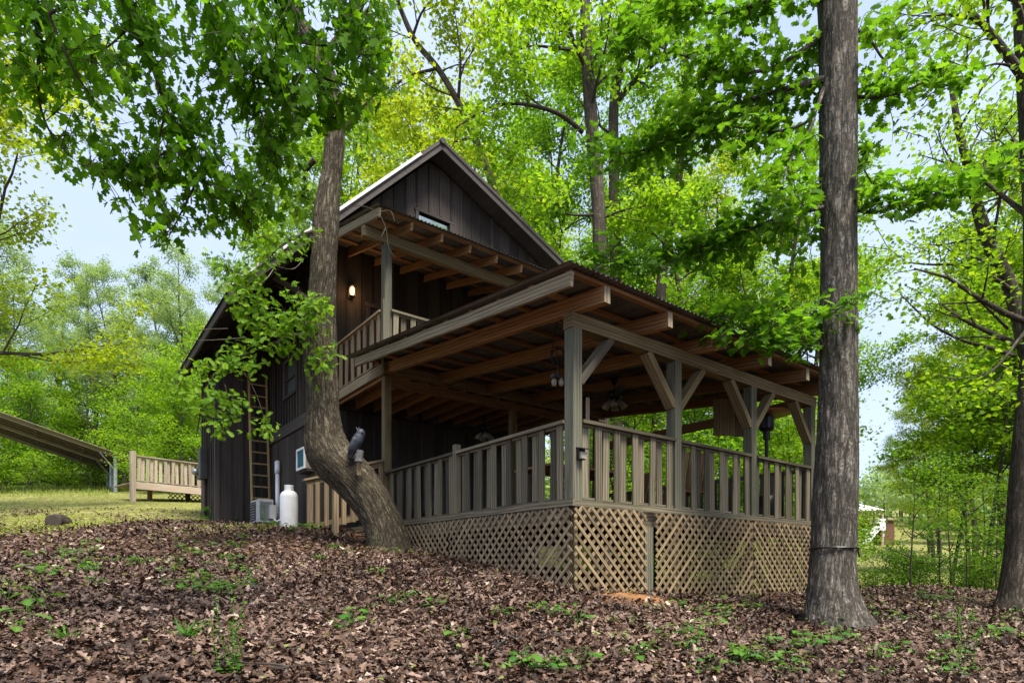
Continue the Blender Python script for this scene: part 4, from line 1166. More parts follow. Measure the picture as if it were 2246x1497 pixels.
def in_poly(px, py, poly):
    ins = False; j = len(poly) - 1
    for i in range(len(poly)):
        xi, yi = poly[i]; xj, yj = poly[j]
        if (yi > py) != (yj > py) and px < (xj - xi) * (py - yi) / (yj - yi) + xi: ins = not ins
        j = i
    return ins

def hit_ladder(c):
    l_, d_ = to_ld(c); px = 1123 + l_ / d_ * FPX; py = 1240 - (c[2] - EYE[2]) / d_ * FPX
    return 535 < px < 665 and 800 < py < 930
# ================================================================== THE CROOKED OAK
rg = np.random.default_rng(11)
gT = gz(*[float(q) for q in to_ld(PT(855, 1222, 9.35))])
path = [(862, 1245, 9.35), (855, 1215, 9.35), (848, 1180, 9.33), (832, 1133, 9.3), (802, 1085, 9.27), (764, 1040, 9.25), (727, 997, 9.22), (712, 950, 9.2), (708, 900, 9.2), (707, 840, 9.2), (704, 780, 9.2), (704, 720, 9.2), (708, 650, 9.2),
        (712, 560, 9.2), (716, 490, 9.2), (722, 420, 9.2), (731, 350, 9.2), (735, 285, 9.2), (731, 220, 9.25), (712, 150, 9.35), (680, 80, 9.5), (640, 20, 9.7), (610, -60, 9.9), (590, -170, 10.1), (585, -300, 10.3)]
wpx = [150, 122, 98, 88, 94, 102, 104, 88, 76, 72, 71, 72, 60, 55, 52, 50, 47, 43, 40, 37, 34, 30, 26, 20, 10]
t = empty('crooked_oak_tree', PT(855, 1222, 9.35), 'gray barked oak with a sharply bent leaning trunk in front of the cabin', 'tree')
pts = spline([PT(*p) for p in path], 16)
rad = np.interp(np.linspace(0, len(path) - 1, len(pts)), range(len(path)), np.array(wpx) * 9.25 / FPX / 2 * .93)
b = MB(); b.tube(pts, rad, 64, bump=bark_bump(.024, 26, 3, 5.0, .036)); trunk1 = b.build('trunk', M['bark_oak'], t, smooth=True)
bw = MB(); lv = Leaves(); stems = []
def stem(mb, ctrl, r0, r1, per=8, seg=7):
    p = spline([PT(*c) for c in ctrl], per); mb.tube(p, np.linspace(r0, r1, len(p)), seg); stems.append(p); return p
stem(bw, [(690, 738, 9.1), (660, 734, 9.0), (628, 742, 8.95), (596, 758, 8.9), (560, 768, 8.85), (520, 790, 8.8), (484, 812, 8.75), (455, 850, 8.7), (440, 905, 8.7), (430, 960, 8.7)], .035, .006)
stem(bw, [(628, 742, 8.95), (590, 718, 8.85), (556, 690, 8.8), (530, 668, 8.75)], .014, .004)
stem(bw, [(596, 758, 8.9), (640, 715, 8.7), (672, 690, 8.6), (712, 668, 8.55)], .010, .004)
stem(bw, [(484, 812, 8.75), (500, 870, 8.7), (505, 920, 8.65), (496, 945, 8.65)], .008, .003)
stem(bw, [(520, 790, 8.8), (560, 860, 8.65), (580, 920, 8.6), (582, 942, 8.6)], .006, .003)
stem(bw, [(690, 505, 9.1), (650, 520, 8.95), (610, 545, 8.85), (575, 580, 8.75), (540, 600, 8.7), (500, 590, 8.65)], .022, .005)
stem(bw, [(610, 545, 8.85), (580, 520, 8.8), (545, 530, 8.7)], .010, .004)
stem(bw, [(484, 812, 8.75), (440, 800, 8.65), (405, 820, 8.6), (390, 860, 8.6)], .010, .004)
stem(bw, [(735, 780, 8.95), (720, 795, 8.75), (712, 800, 8.7)], .006, .003)
def clusters(rg, spec):
    o = []
    for cx, cy, sx, sy, d, n in spec:
        for _ in range(n): o.append(PT(cx + rg.normal(0, sx), cy + rg.normal(0, sy), d + rg.normal(0, .18)))
    return o
spec = [(650, 700, 50, 24, 8.7, 22), (590, 690, 45, 30, 8.7, 24), (545, 690, 25, 22, 8.7, 10), (700, 680, 22, 16, 8.5, 8), (680, 760, 28, 22, 8.8, 9), (560, 770, 40, 20, 8.75, 12), (490, 790, 36, 20, 8.7, 13), (440, 830, 32, 26, 8.65, 13),
        (405, 860, 24, 22, 8.6, 8), (440, 900, 26, 24, 8.65, 10), (500, 870, 24, 18, 8.65, 8), (515, 905, 24, 14, 8.6, 7), (496, 948, 10, 10, 8.6, 3), (580, 945, 12, 9, 8.6, 4), (715, 800, 12, 7, 8.65, 3), (560, 580, 40, 24, 8.75, 14),
        (520, 640, 22, 24, 8.7, 8), (620, 545, 36, 20, 8.85, 10), (660, 520, 26, 18, 8.95, 7), (520, 560, 26, 24, 8.65, 8), (540, 615, 26, 16, 8.7, 7), (690, 810, 8, 22, 8.8, 5)]
spray(rg, bw, lv, stems, [c for c in clusters(rg, spec) if not hit_ladder(c)], 9, (.07, .135), 'face', .004, 1.0, .085)
# upper crown, thinner leaves against the sky
for c in ([(715, 180, 9.35), (660, 215, 9.5), (620, 245, 9.7), (585, 300, 9.9), (560, 370, 10.0)], [(620, 245, 9.7), (640, 270, 9.8), (612, 330, 9.9), (580, 400, 10.0)], [(742, 300, 9.2), (765, 270, 9.3), (800, 230, 9.5), (830, 200, 9.7)],
          [(690, 350, 9.1), (670, 380, 9.2), (665, 430, 9.3)], [(660, 80, 9.6), (600, 60, 9.7), (540, 70, 9.8), (480, 110, 9.9)], [(700, 130, 9.4), (760, 60, 9.6), (820, 10, 9.8), (860, -60, 10)], [(620, 0, 9.8), (560, -60, 10), (500, -140, 10.2)], [(600, -80, 9.9), (660, -160, 10), (720, -240, 10.2)]):
    stem(bw, c, .045, .010)
spec = [(600, 330, 45, 45, 9.9, 24), (570, 400, 40, 40, 10, 20), (660, 430, 30, 40, 9.3, 12), (640, 480, 40, 28, 9.3, 14), (590, 470, 40, 30, 9.6, 14), (800, 230, 40, 40, 9.6, 12), (830, 370, 40, 30, 9.7, 4), (640, 280, 40, 30, 9.8, 14), (540, 80, 70, 50, 9.8, 22), (800, 40, 50, 50, 9.8, 16), (620, -120, 120, 80, 10, 40)]
spray(rg, bw, lv, stems, clusters(rg, spec), 10, (.09, .135), 'face', .004, 1.3, .10)
bw.build('branches', M['bark_oak'], t); lv.build('crown', OAKL, M['lf_oak'], t, seed=2)
# bare dead twigs on the crooked oak
stems2 = stems; stems = []
bd = MB()
for c in ([(743, 470, 9.0), (765, 455, 8.85), (795, 452, 8.8), (828, 466, 8.8), (846, 500, 8.8), (852, 540, 8.8), (866, 565, 8.8)], [(828, 466, 8.8), (855, 462, 8.75), (866, 484, 8.7)], [(846, 500, 8.8), (836, 520, 8.75)],
          [(676, 655, 8.9), (655, 640, 8.8), (640, 660, 8.75)], [(500, 720, 8.7), (450, 722, 8.7), (430, 728, 8.7)], [(540, 740, 8.7), (470, 745, 8.7), (425, 746, 8.7)], [(600, 590, 8.75), (580, 615, 8.7), (540, 635, 8.7)], [(665, 570, 8.9), (640, 590, 8.8), (590, 578, 8.75)]):
    stem(bd, c, .008, .0025, 6, 5)
bd.build('dead_twigs', M['gray'], t)

# ================================================================== THE LARGE TRUNK BY THE DECK
rg = np.random.default_rng(21); stems = []
TD = 7.0; TO = .55
path = [(1838, 1420, TD - .03), (1836, 1385, TD), (1831, 1350, TD), (1827, 1310, TD), (1826, 1270, TD), (1828, 1200, TD), (1831, 1100, TD), (1835, 1000, TD), (1838, 900, TD), (1839, 800, TD), (1840, 600, TD), (1839, 400, TD), (1838, 200, TD), (1836, 0, TD), (1832, -200, TD), (1828, -420, TD), (1820, -700, TD)]
wpx = [158, 140, 120, 104, 95, 88, 88, 82, 76, 72, 69, 69, 71, 72, 66, 56, 40]
t = empty('large_oak_tree', PT(1832, 1385, TD), 'straight thick plated trunk with a black strap standing beside the deck corner', 'tree')
pts = spline([PT(*p) for p in path], 22)
rad = np.interp(np.linspace(0, len(path) - 1, len(pts)), range(len(path)), np.array(wpx) * TD / FPX / 2)
def roots(V, G, C, Rr):
    V = bark_bump(.024, 21, 8, 3.6, .012)(V, G, C, Rr)
    h = V[:, 2] - PT(0, 1385, TD)[2]
    d = unit((V - C) * (1, 1, 0)); a = np.arctan2(d @ FW, d @ RT)
    k = np.clip(1 - h / .55, 0, 1) ** 2.2
    lob = .5 + .5 * np.cos(5 * a + 2.3) + .9 * np.exp(-((a - (-.75)) / .35) ** 2)
    return V + d * (k * lob * .06)[:, None]
b = MB(); b.tube(pts, rad, 80, bump=roots); b.build('trunk', M['bark_plate'], t, smooth=True)
bw = MB(); lv = Leaves()
LIMBS = [([(1808, 172, 6.4), (1740, 190, 6.55), (1660, 214, 6.8), (1580, 245, 7.0), (1500, 290, 7.3), (1430, 325, 7.5), (1360, 338, 7.7), (1300, 350, 7.9)], .035),
         ([(1806, 195, 6.4), (1790, 240, 6.35), (1762, 272, 6.4), (1700, 288, 6.6), (1620, 280, 6.8), (1540, 265, 7.0)], .026),
         ([(1790, 240, 6.35), (1775, 290, 6.2), (1745, 330, 6.1), (1725, 370, 6.0), (1715, 410, 5.95)], .018),
         ([(1806, 455, 6.35), (1770, 462, 6.4), (1710, 476, 6.6), (1640, 505, 6.9), (1560, 535, 7.2), (1480, 560, 7.5), (1400, 580, 7.8), (1320, 575, 8.0)], .026),
         ([(1808, 70, 6.45), (1760, 110, 6.5), (1690, 150, 6.7), (1600, 160, 6.9), (1520, 130, 7.2), (1440, 100, 7.4), (1360, 60, 7.6)], .03),
         ([(1810, 0, 6.4), (1740, -10, 6.3), (1660, 10, 6.3), (1580, 30, 6.4), (1500, 20, 6.6)], .03),
         ([(1872, 212, 6.45), (1920, 214, 6.35), (1970, 205, 6.3), (2030, 180, 6.3), (2090, 165, 6.35)], .022),
         ([(1872, 460, 6.45), (1910, 466, 6.35), (1960, 455, 6.3), (2020, 440, 6.35), (2080, 415, 6.4), (2150, 385, 6.5), (2230, 370, 6.7)], .020),
         ([(1872, 335, 6.4), (1900, 380, 6.3), (1925, 425, 6.25)], .010),
         ([(1872, 60, 6.45), (1910, 90, 6.4), (1940, 130, 6.4), (1960, 90, 6.5)], .02),
         ([(1806, 760, 6.4), (1775, 757, 6.4), (1735, 752, 6.5), (1690, 748, 6.6), (1650, 730, 6.7), (1600, 705, 6.9), (1545, 690, 7.1)], .014),
         ([(1825, 690, 6.2), (1850, 668, 6.0), (1872, 655, 5.95)], .006),
         ([(1800, -120, 6.4), (1700, -200, 6.6), (1560, -240, 7.2), (1400, -220, 7.8)], .05), ([(1870, -180, 6.5), (1960, -260, 6.6), (2100, -260, 6.8)], .05)]
for c, r in LIMBS: stem(bw, [(x, y, d + TO) for x, y, d in c], r, .006, 7)
spec = [(1330, 340, 60, 40, 7.8, 16), (1420, 330, 60, 45, 7.5, 22), (1500, 310, 60, 45, 7.3, 24), (1580, 270, 60, 45, 7.0, 24), (1660, 230, 50, 40, 6.8, 20), (1740, 220, 40, 45, 6.6, 16), (1540, 210, 70, 45, 7.1, 18),
        (1640, 300, 60, 40, 6.7, 18), (1720, 330, 50, 45, 6.4, 16), (1740, 400, 34, 50, 6.2, 12), (1700, 460, 50, 40, 6.5, 16), (1620, 500, 60, 30, 6.9, 20), (1540, 535, 60, 28, 7.2, 22), (1460, 560, 60, 26, 7.5, 22), (1380, 580, 55, 22, 7.8, 18), (1310, 560, 40, 26, 7.9, 10),
        (1690, 110, 60, 50, 6.7, 18), (1600, 130, 60, 50, 6.9, 20), (1500, 120, 60, 50, 7.2, 20), (1420, 80, 60, 50, 7.5, 18), (1360, 90, 40, 50, 7.6, 10), (1700, 10, 70, 40, 6.3, 18), (1580, 20, 60, 40, 6.5, 18), (1480, 10, 50, 40, 6.7, 12),
        (1930, 190, 36, 34, 6.4, 11), (2010, 170, 45, 34, 6.3, 14), (2080, 160, 34, 26, 6.3, 9), (1930, 70, 34, 50, 6.4, 10), (1920, 290, 34, 45, 6.4, 10), (1910, 400, 28, 34, 6.3, 8),
        (1960, 440, 45, 22, 6.3, 14), (2040, 420, 50, 22, 6.35, 18), (2120, 390, 45, 20, 6.4, 14), (2190, 370, 40, 22, 6.6, 9), (1640, 720, 50, 24, 6.7, 16), (1720, 700, 45, 24, 6.5, 14), (1560, 695, 40, 18, 7.0, 9), (1770, 720, 34, 26, 6.4, 10), (1690, 755, 40, 12, 6.6, 8), (1850, 655, 22, 12, 5.95, 6), (1600, 640, 70, 30, 7.1, 12), (1740, 620, 50, 40, 6.7, 12), (1680, 580, 60, 26, 6.9, 12),
        (1600, -190, 170, 60, 7, 40), (1980, -230, 90, 50, 6.6, 20)]
cl = clusters(rg, [(a_, b_, c_, d_, e_ + TO, f_) for a_, b_, c_, d_, e_, f_ in spec])
spray(rg, bw, lv, stems, cl, 9, (.085, .155), 'flat', .004, 1.5, .10)
bw.build('branches', M['bark_plate'], t); lv.drop(lambda P: (np.abs(1123 + to_ld(P)[0] / to_ld(P)[1] * FPX - 1840) < 44) & (to_ld(P)[1] < TD) & ~((P[:, 2] < PT(0, 600, TD)[2]) & (rg.random(len(P)) < .8))); lv.build('crown', BROAD + MAPLE[:1], M['lf_right'], t, seed=3)
b = MB()
tt = np.linspace(0, 2 * math.pi, 40)
c0 = PT(1828, 1203, TD); rr0 = 92 * TD / FPX / 2 + .012
b.tube([c0 + RT * rr0 * math.cos(a) + FW * rr0 * math.sin(a) + (0, 0, .012 * math.cos(a + 2)) for a in tt], .011, 6)
b.beam(c0 + RT * (rr0 + .0) - FW * .05 + (0, 0, -.01), c0 + RT * (rr0 + .02) - FW * .05 + (0, 0, -.1), .02, .01)
tag(b.build('strap', M['black']), 'black strap tied round the large plated trunk', 'strap')

# ================================================================== OVERHANGING MAPLE
rg = np.random.default_rng(31); stems = []
base = on_ground(-6.6, 1.6)
t = empty('maple_tree', base, 'maple with dark broad leaves drooping over the top corner of the view', 'tree')
b = MB(); trunk = spline([base + (0, 0, -.2), base + (.1, 0, 1.5), base + (.2, .2, 3.2), base + (.3, .5, 5.0), base + (.4, .8, 7.2), base + (.5, 1, 9.5)], 10)
b.tube(trunk, np.interp(np.linspace(0, 1, len(trunk)), [0, .1, 1], [.30, .2, .05]), 24, bump=bark_bump(.012, 16, 4)); b.build('trunk', M['bark_bg'], t, smooth=True)
bw = MB(); lv = Leaves()
top = [trunk[24], trunk[30], trunk[36], trunk[42]]
def limb_from(a, ctrl, r):
    p = spline([a, (a + PT(*ctrl[0])) / 2 + (0, 0, .5)] + [PT(*c) for c in ctrl], 8)
    bw.tube(p, np.linspace(r, .004, len(p)), 6); stems.append(p[12:])
limb_from(top[0], [(70, -120, 3.6), (78, 0, 3.7), (84, 120, 3.8), (86, 220, 3.9), (110, 290, 4.0), (150, 340, 4.0)], .022)
limb_from(top[1], [(200, -150, 3.5), (260, -20, 3.6), (290, 50, 3.7), (335, 150, 3.8), (365, 240, 3.9), (400, 310, 4.0), (440, 380, 4.1), (470, 430, 4.2)], .022)
limb_from(top[1], [(60, -60, 3.3), (110, 40, 3.4), (160, 150, 3.5), (220, 240, 3.7)], .016)
limb_from(top[2], [(380, -160, 3.6), (440, -30, 3.7), (480, 60, 3.9), (540, 180, 4.0), (590, 290, 4.2), (610, 380, 4.3)], .018)
limb_from(top[2], [(560, -140, 3.7), (600, -10, 3.8), (640, 90, 4.0), (690, 160, 4.1), (770, 190, 4.2), (830, 210, 4.3)], .018)
limb_from(top[3], [(700, -150, 3.8), (740, -40, 3.9), (780, 60, 4.0), (800, 130, 4.1)], .016)
for c in ([(365, 240, 3.9), (350, 300, 3.9), (345, 370, 3.9)], [(400, 310, 4.0), (330, 350, 4.0), (230, 370, 4.0), (170, 360, 4.0)], [(440, 380, 4.1), (400, 460, 4.1), (370, 520, 4.1)], [(470, 430, 4.2), (530, 470, 4.2), (570, 520, 4.3)], [(290, 50, 3.7), (240, 100, 3.7), (180, 130, 3.7)],
          [(640, 90, 4.0), (720, 100, 4.1), (790, 80, 4.1)], [(540, 180, 4.0), (600, 190, 4.0), (660, 230, 4.1)], [(690, 160, 4.1), (720, 220, 4.2), (735, 270, 4.2)]):
    stem(bw, c, .009, .003, 6, 5)
POLY = [(-60, -40), (850, -40), (860, 90), (868, 190), (850, 230), (808, 262), (760, 235), (735, 262), (690, 245), (655, 290), (640, 370), (625, 440), (600, 500), (540, 470), (500, 520), (470, 545), (430, 500), (400, 540), (330, 545), (275, 520), (265, 470), (320, 450), (260, 425), (205, 395), (170, 410), (140, 350), (160, 300), (225, 285), (270, 260), (235, 215), (215, 262), (170, 225), (120, 245), (85, 205), (30, 190), (-60, 170)]
cl = []
while len(cl) < 600:
    x, y = rg.uniform(-60, 860), rg.uniform(-40, 545)
    if not in_poly(x, y, POLY): continue
    w = vnoise([[x, y, 0]], (.013, .013, 1), 6)[0]
    if rg.random() > .25 + 1.3 * w: continue
    if x < 260 and rg.random() < .30: continue
    cl.append(PT(x, y, 3.75 + .5 * y / 540 + rg.normal(0, .22)))
for _ in range(90): cl.append(PT(rg.uniform(-250, 860), rg.uniform(-330, -40), rg.uniform(3.2, 4.3)))
spray(rg, bw, lv, stems, cl, 8, (.042, .086), 'hang', .0025, 1.1, .07)
bw.build('branches', M['twig'], t); lv.build('crown', MAPLE, M['lf_maple'], t, seed=5)

# ================================================================== WOODS
class Tree:
    def __init__(s, seed, leafsize=(.10, .16), per=14, lflat=.5, twigseg=5):
        s.r = np.random.default_rng(seed); s.w = MB(); s.tips = []; s.ls = leafsize; s.per = per; s.flat = lflat
    def limb(s, p, d, L, r, lvl, maxl, trop=.05, wig=.16):
        n = max(4, int(L / .45)); P = [np.array(p, float)]; d = unit(np.array(d, float))
        for i in range(n):
            d = unit(d + s.r.normal(0, wig, 3) + (0, 0, trop)); P.append(P[-1] + d * L / n)
        P = np.array(P); s.w.tube(P, np.linspace(r, max(r * .25, .006), n + 1), 7 if r > .06 else 5 if r > .02 else 4, caps=False)
        s.kids(P, r, L, lvl, maxl, trop, wig)
    def kids(s, P, r, L, lvl, maxl, trop=.05, wig=.16, k0=None, f0=.25):
        n = len(P) - 1
        if lvl < maxl:
            k = k0 or int(2 + L * 1.3)
            for j in range(k):
                f = f0 + (1 - f0) * (j + s.r.random()) / k
                i = min(int(f * n), n - 1); q = P[i] + (P[i + 1] - P[i]) * (f * n - i)
                t = unit(P[i + 1] - P[i]); o = s.r.normal(0, 1, 3); o = unit(o - t * np.dot(o, t)) * (1, 1, .6)
                a = s.r.uniform(.6, 1.1)
                s.limb(q, t * math.cos(a) + o * math.sin(a), max(.5, L * s.r.uniform(.3, .55) * (1.15 - .5 * f)), max(.008, r * (1 - .7 * f) * .5), lvl + 1, maxl, trop, wig)
        if lvl >= maxl - 1:
            m = 3 if lvl == maxl else 2
            for j in range(m):
                f = .35 + .65 * (j + 1) / m; i = min(int(f * n), n); s.tips.append(P[i])
    def trunk(s, H, r0, lean=0.0, wig=.03, seg=12, fork=False):
        n = max(8, int(H / .6)); P = [np.zeros(3) + (0, 0, -.25)]; d = unit(np.array((lean, s.r.normal(0, .03), 1.0)))
        for i in range(n):
            d = unit(d + s.r.normal(0, wig, 3) * (1, 1, .2) + (0, 0, .03)); P.append(P[-1] + d * (H + .25) / n)
        P = np.array(P); f = np.linspace(0, 1, n + 1)
        s.w.tube(P, r0 * (np.interp(f, [0, .03, .08, 1], [1.5, 1.15, 1.0, .12])), seg); return P
    def leaves(s, sig=(.30, .18), offset=None):
        T = np.array(s.tips); N = len(T) * s.per
        B = np.repeat(T, s.per, 0) + s.r.normal(0, 1, (N, 3)) * (sig[0], sig[0], sig[1])
        U = s.r.normal(0, 1, (N, 3)) * (1, 1, .4) + (0, 0, -.35)
        Nn = s.r.normal(0, s.flat, (N, 3)) + (0, 0, 1)
        c = np.repeat(s.r.normal(0, .14, len(T)), s.per)
        L = Leaves(); L.add(B, U, Nn, s.r.uniform(*s.ls, N), np.clip(s.r.normal(.5, .2, N) + c, 0, 1)); return L
def tall_tree(seed, H, r0, c0, spread, nl, mats, ls=(.10, .16), per=19, sig=(.27, .15), wig=.03, maxl=2):
    T = Tree(seed, ls, per, .55)
    P = T.trunk(H, r0, T.r.normal(0, .04), wig)
    n = len(P) - 1
    for j in range(nl):
        f = c0 + (1 - c0) * (j + T.r.random() * .8) / nl
        i = min(int(f * n), n - 1); a = j * 2.4 + T.r.normal(0, .4)
        up = .15 + .75 * f
        L = spread * (1.1 - .75 * (f - c0) / (1 - c0)) * T.r.uniform(.7, 1.15)
        T.limb(P[i], (math.cos(a), math.sin(a), up), L, r0 * (1.05 - f) * .42 + .012, 0, maxl, .035, .13)
    return T, mats, sig
def proto(name, T, mats, sig):
    root = bpy.data.objects.new(name, None); COL.objects.link(root)
    w = T.w.build('trunk', M[mats[0]], root, smooth=True)
    T.leaves(sig).build('crown', SMALL, M[mats[1]], root, seed=4, wid=1.25)
    return root
PROTO = {}
used = set()
def place(kind, px, d, scale=1.0, rot=0.0, label=None, group=None, py=None, cat='tree', crown=None, zs=1.0):
    src = PROTO[kind]
    lat = (px - 1123) / FPX * d
    loc = on_ground(lat, d)
    if kind not in used: o = src; used.add(kind); kids = list(src.children)
    else:
        o = src.copy(); COL.objects.link(o); kids = []
        for ch in list(src.children):
            c = ch.copy(); COL.objects.link(c); c.parent = o; kids.append(c)
    o.location = [float(q) for q in loc]; o.rotation_euler = (0, 0, rot); o.scale = (scale, scale, scale * zs)
    tag(o, label, cat, group)
    if crown:
        for c in kids:
            if c.name.startswith('crown'):
                c.material_slots[0].link = 'OBJECT'; c.material_slots[0].material = M[crown]
    return o
PROTO['oakA'] = proto('oak_tree', *tall_tree(101, 20, .23, .28, 5.2, 20, ('bark_bg', 'lf_bg1')))
PROTO['oakB'] = proto('oak_tree', *tall_tree(102, 22, .25, .36, 5.6, 20, ('bark_bg', 'lf_bg2'), (.11, .17)))
PROTO['oakC'] = proto('oak_tree', *tall_tree(103, 18, .19, .22, 4.6, 20, ('bark_bg', 'lf_bg3'), (.09, .15)))
PROTO['oakD'] = proto('oak_tree', *tall_tree(104, 21, .21, .42, 5.0, 17, ('bark_bg', 'lf_bg1'), (.10, .16)))
PROTO['underA'] = proto('understory_tree', *tall_tree(105, 8.0, .085, .14, 3.0, 17, ('bark_bg', 'lf_bg2'), (.10, .15), 14, (.30, .08)))
PROTO['underB'] = proto('understory_tree', *tall_tree(106, 6.5, .065, .10, 2.6, 16, ('bark_bg', 'lf_bg1'), (.09, .14), 15, (.28, .08)))
PROTO['openA'] = proto('understory_tree', *tall_tree(115, 8.5, .075, .50, 2.6, 12, ('bark_bg', 'lf_bg2'), (.10, .15), 15, (.30, .07)))
PROTO['openB'] = proto('understory_tree', *tall_tree(116, 9.5, .09, .45, 3.0, 13, ('bark_bg', 'lf_bg1'), (.10, .15), 15, (.30, .07)))
PROTO['sapling'] = proto('sapling', *tall_tree(107, 4.6, .028, .22, 1.3, 10, ('bark_bg', 'lf_bg2'), (.07, .11), 9, (.2, .06), .03, 1))
PROTO['shrub'] = proto('shrub', *tall_tree(108, 1.9, .02, .06, 1.0, 11, ('bark_bg', 'lf_bg2'), (.06, .10), 10, (.16, .09), .06, 1))
# --- trees with trunks traced one by one
def custom(name, label, trunk, w, limbs, leaf, seed, per=18, ls=(.10, .16), group=None, seg=16):
    d0 = trunk[0][2]; p0 = PT(*trunk[0]); lat, dd = [float(q) for q in to_ld(p0)]
    root = empty(name, (p0[0], p0[1], gz(lat, dd)), label, 'tree', group)
    T = Tree(seed, ls, per, .55)
    P = spline([p0 * (1, 1, 0) + (0, 0, gz(lat, dd) - .3)] + [PT(*q) for q in trunk], 8)
    r = np.interp(np.linspace(0, 1, len(P)), np.linspace(0, 1, len(w)), np.array(w) / 2)
    T.w.tube(P, r, seg, bump=bark_bump(.010, 14, seed))
    T.kids(P, r[len(P) // 2], 5.5, 0, 2, .03, .13, k0=9, f0=.5)
    for c, r0, L in limbs:
        Q = spline([PT(*q) for q in c], 6); T.w.tube(Q, np.linspace(r0, r0 * .25, len(Q)), 7)
        T.kids(Q, r0, L, 0, 2, .03, .13, k0=int(3 + L), f0=.2)
    T.w.build('trunk', M['bark_bg'], root, smooth=True)
    T.leaves((.26, .15)).build('crown', SMALL, M[leaf], root, seed=seed, wid=1.25)
    return root
custom('oak_tree', 'tall straight oak rising just behind the porch roof and gable', [(1318, 1000, 17), (1318, 640, 17), (1316, 540, 17), (1311, 430, 17), (1300, 300, 17), (1292, 200, 17), (1286, 100, 17), (1282, 0, 17), (1280, -150, 17), (1276, -330, 17)], [.55, .44, .40, .38, .36, .3, .22, .1],
       [([(1278, 290, 17), (1230, 252, 16.6), (1170, 232, 16.2), (1105, 228, 15.8), (1050, 248, 15.4), (1000, 280, 15.2)], .07, 4), ([(1285, 150, 17), (1262, 100, 16.6), (1240, 45, 16.3), (1200, 0, 16), (1150, -40, 15.8)], .07, 4),
        ([(1262, 110, 16.6), (1215, 105, 16), (1160, 102, 15.4), (1100, 130, 15)], .05, 3.5), ([(1310, 470, 17), (1250, 470, 16.5), (1190, 440, 16), (1150, 430, 15.6)], .04, 3.5), ([(1318, 480, 17), (1370, 460, 16.6), (1430, 450, 16.4)], .04, 3), ([(1290, 0, 17), (1330, -80, 17.2), (1400, -140, 17.5)], .06, 4)], 'lf_bg1', 201)
custom('oak_tree', 'darker forked tree beside the straight oak behind the cabin', [(1352, 1000, 21), (1350, 620, 21), (1347, 400, 21), (1346, 240, 21), (1358, 150, 21), (1372, 60, 21), (1385, -60, 21), (1390, -260, 21)], [.5, .42, .36, .32, .26, .12],
       [([(1350, 225, 21), (1395, 175, 20.6), (1450, 128, 20.2), (1510, 85, 20)], .12, 4.5), ([(1346, 300, 21), (1300, 260, 20.6), (1250, 190, 20.3)], .06, 4), ([(1350, 520, 21), (1410, 480, 20.5), (1480, 470, 20)], .05, 4)], 'lf_bg2', 202)
custom('oak_tree', 'slender tree leaning slightly toward the large trunk behind the deck roof', [(1440, 1000, 20), (1450, 640, 20), (1463, 540, 20), (1478, 450, 20), (1492, 360, 20), (1500, 240, 20), (1505, 100, 20), (1510, -120, 20)], [.42, .34, .3, .26, .2, .1],
       [([(1480, 440, 20), (1455, 390, 19.6), (1448, 330, 19.4)], .05, 3.5), ([(1490, 370, 20), (1540, 330, 19.6), (1600, 320, 19.2)], .05, 4), ([(1463, 540, 20), (1420, 500, 19.5), (1390, 480, 19)], .04, 3)], 'lf_bg1', 203)
custom('oak_tree', 'pale barked tree leaning over the cabin ridge', [(1150, 1000, 19), (1120, 560, 19), (1085, 420, 19), (1040, 300, 19), (1005, 225, 19), (960, 150, 19), (905, 80, 19), (860, -40, 19), (830, -200, 19)], [.30, .24, .22, .19, .15, .07],
       [([(1040, 300, 19), (1000, 310, 18.5), (930, 330, 18), (880, 380, 17.8)], .05, 4.5), ([(1005, 225, 19), (1010, 130, 18.6), (1000, 40, 18.3)], .06, 4), ([(960, 150, 19), (890, 170, 18.6), (830, 220, 18.3)], .05, 4), ([(905, 80, 19), (930, 20, 18.7), (980, -30, 18.5)], .05, 4)], 'lf_bg3', 204, 14)
custom('oak_tree', 'curved leaning tree with long bare reaching limbs on the slope', [(2345, 1290, 12), (2310, 1080, 12), (2268, 860, 12), (2240, 720, 12), (2212, 620, 12), (2175, 545, 12), (2148, 470, 12), (2130, 390, 12), (2100, 270, 12), (2080, 130, 12)], [.34, .3, .27, .25, .22, .16, .07],
       [([(2222, 640, 12), (2180, 610, 11.7), (2110, 582, 11.5), (2040, 580, 11.4), (1985, 575, 11.3)], .045, 2.2), ([(2225, 780, 12), (2170, 762, 11.6), (2110, 745, 11.4), (2050, 715, 11.3), (2010, 680, 11.2), (1975, 645, 11.2)], .04, 1.6),
        ([(2210, 720, 12), (2160, 670, 11.7), (2130, 640, 11.6), (2100, 600, 11.5)], .03, 1.8), ([(2150, 480, 12), (2200, 430, 11.8), (2230, 380, 11.7)], .04, 2.5), ([(2130, 390, 12), (2080, 360, 11.7), (2020, 340, 11.5)], .03, 2)], 'lf_bg1', 205, 9, (.07, .11))
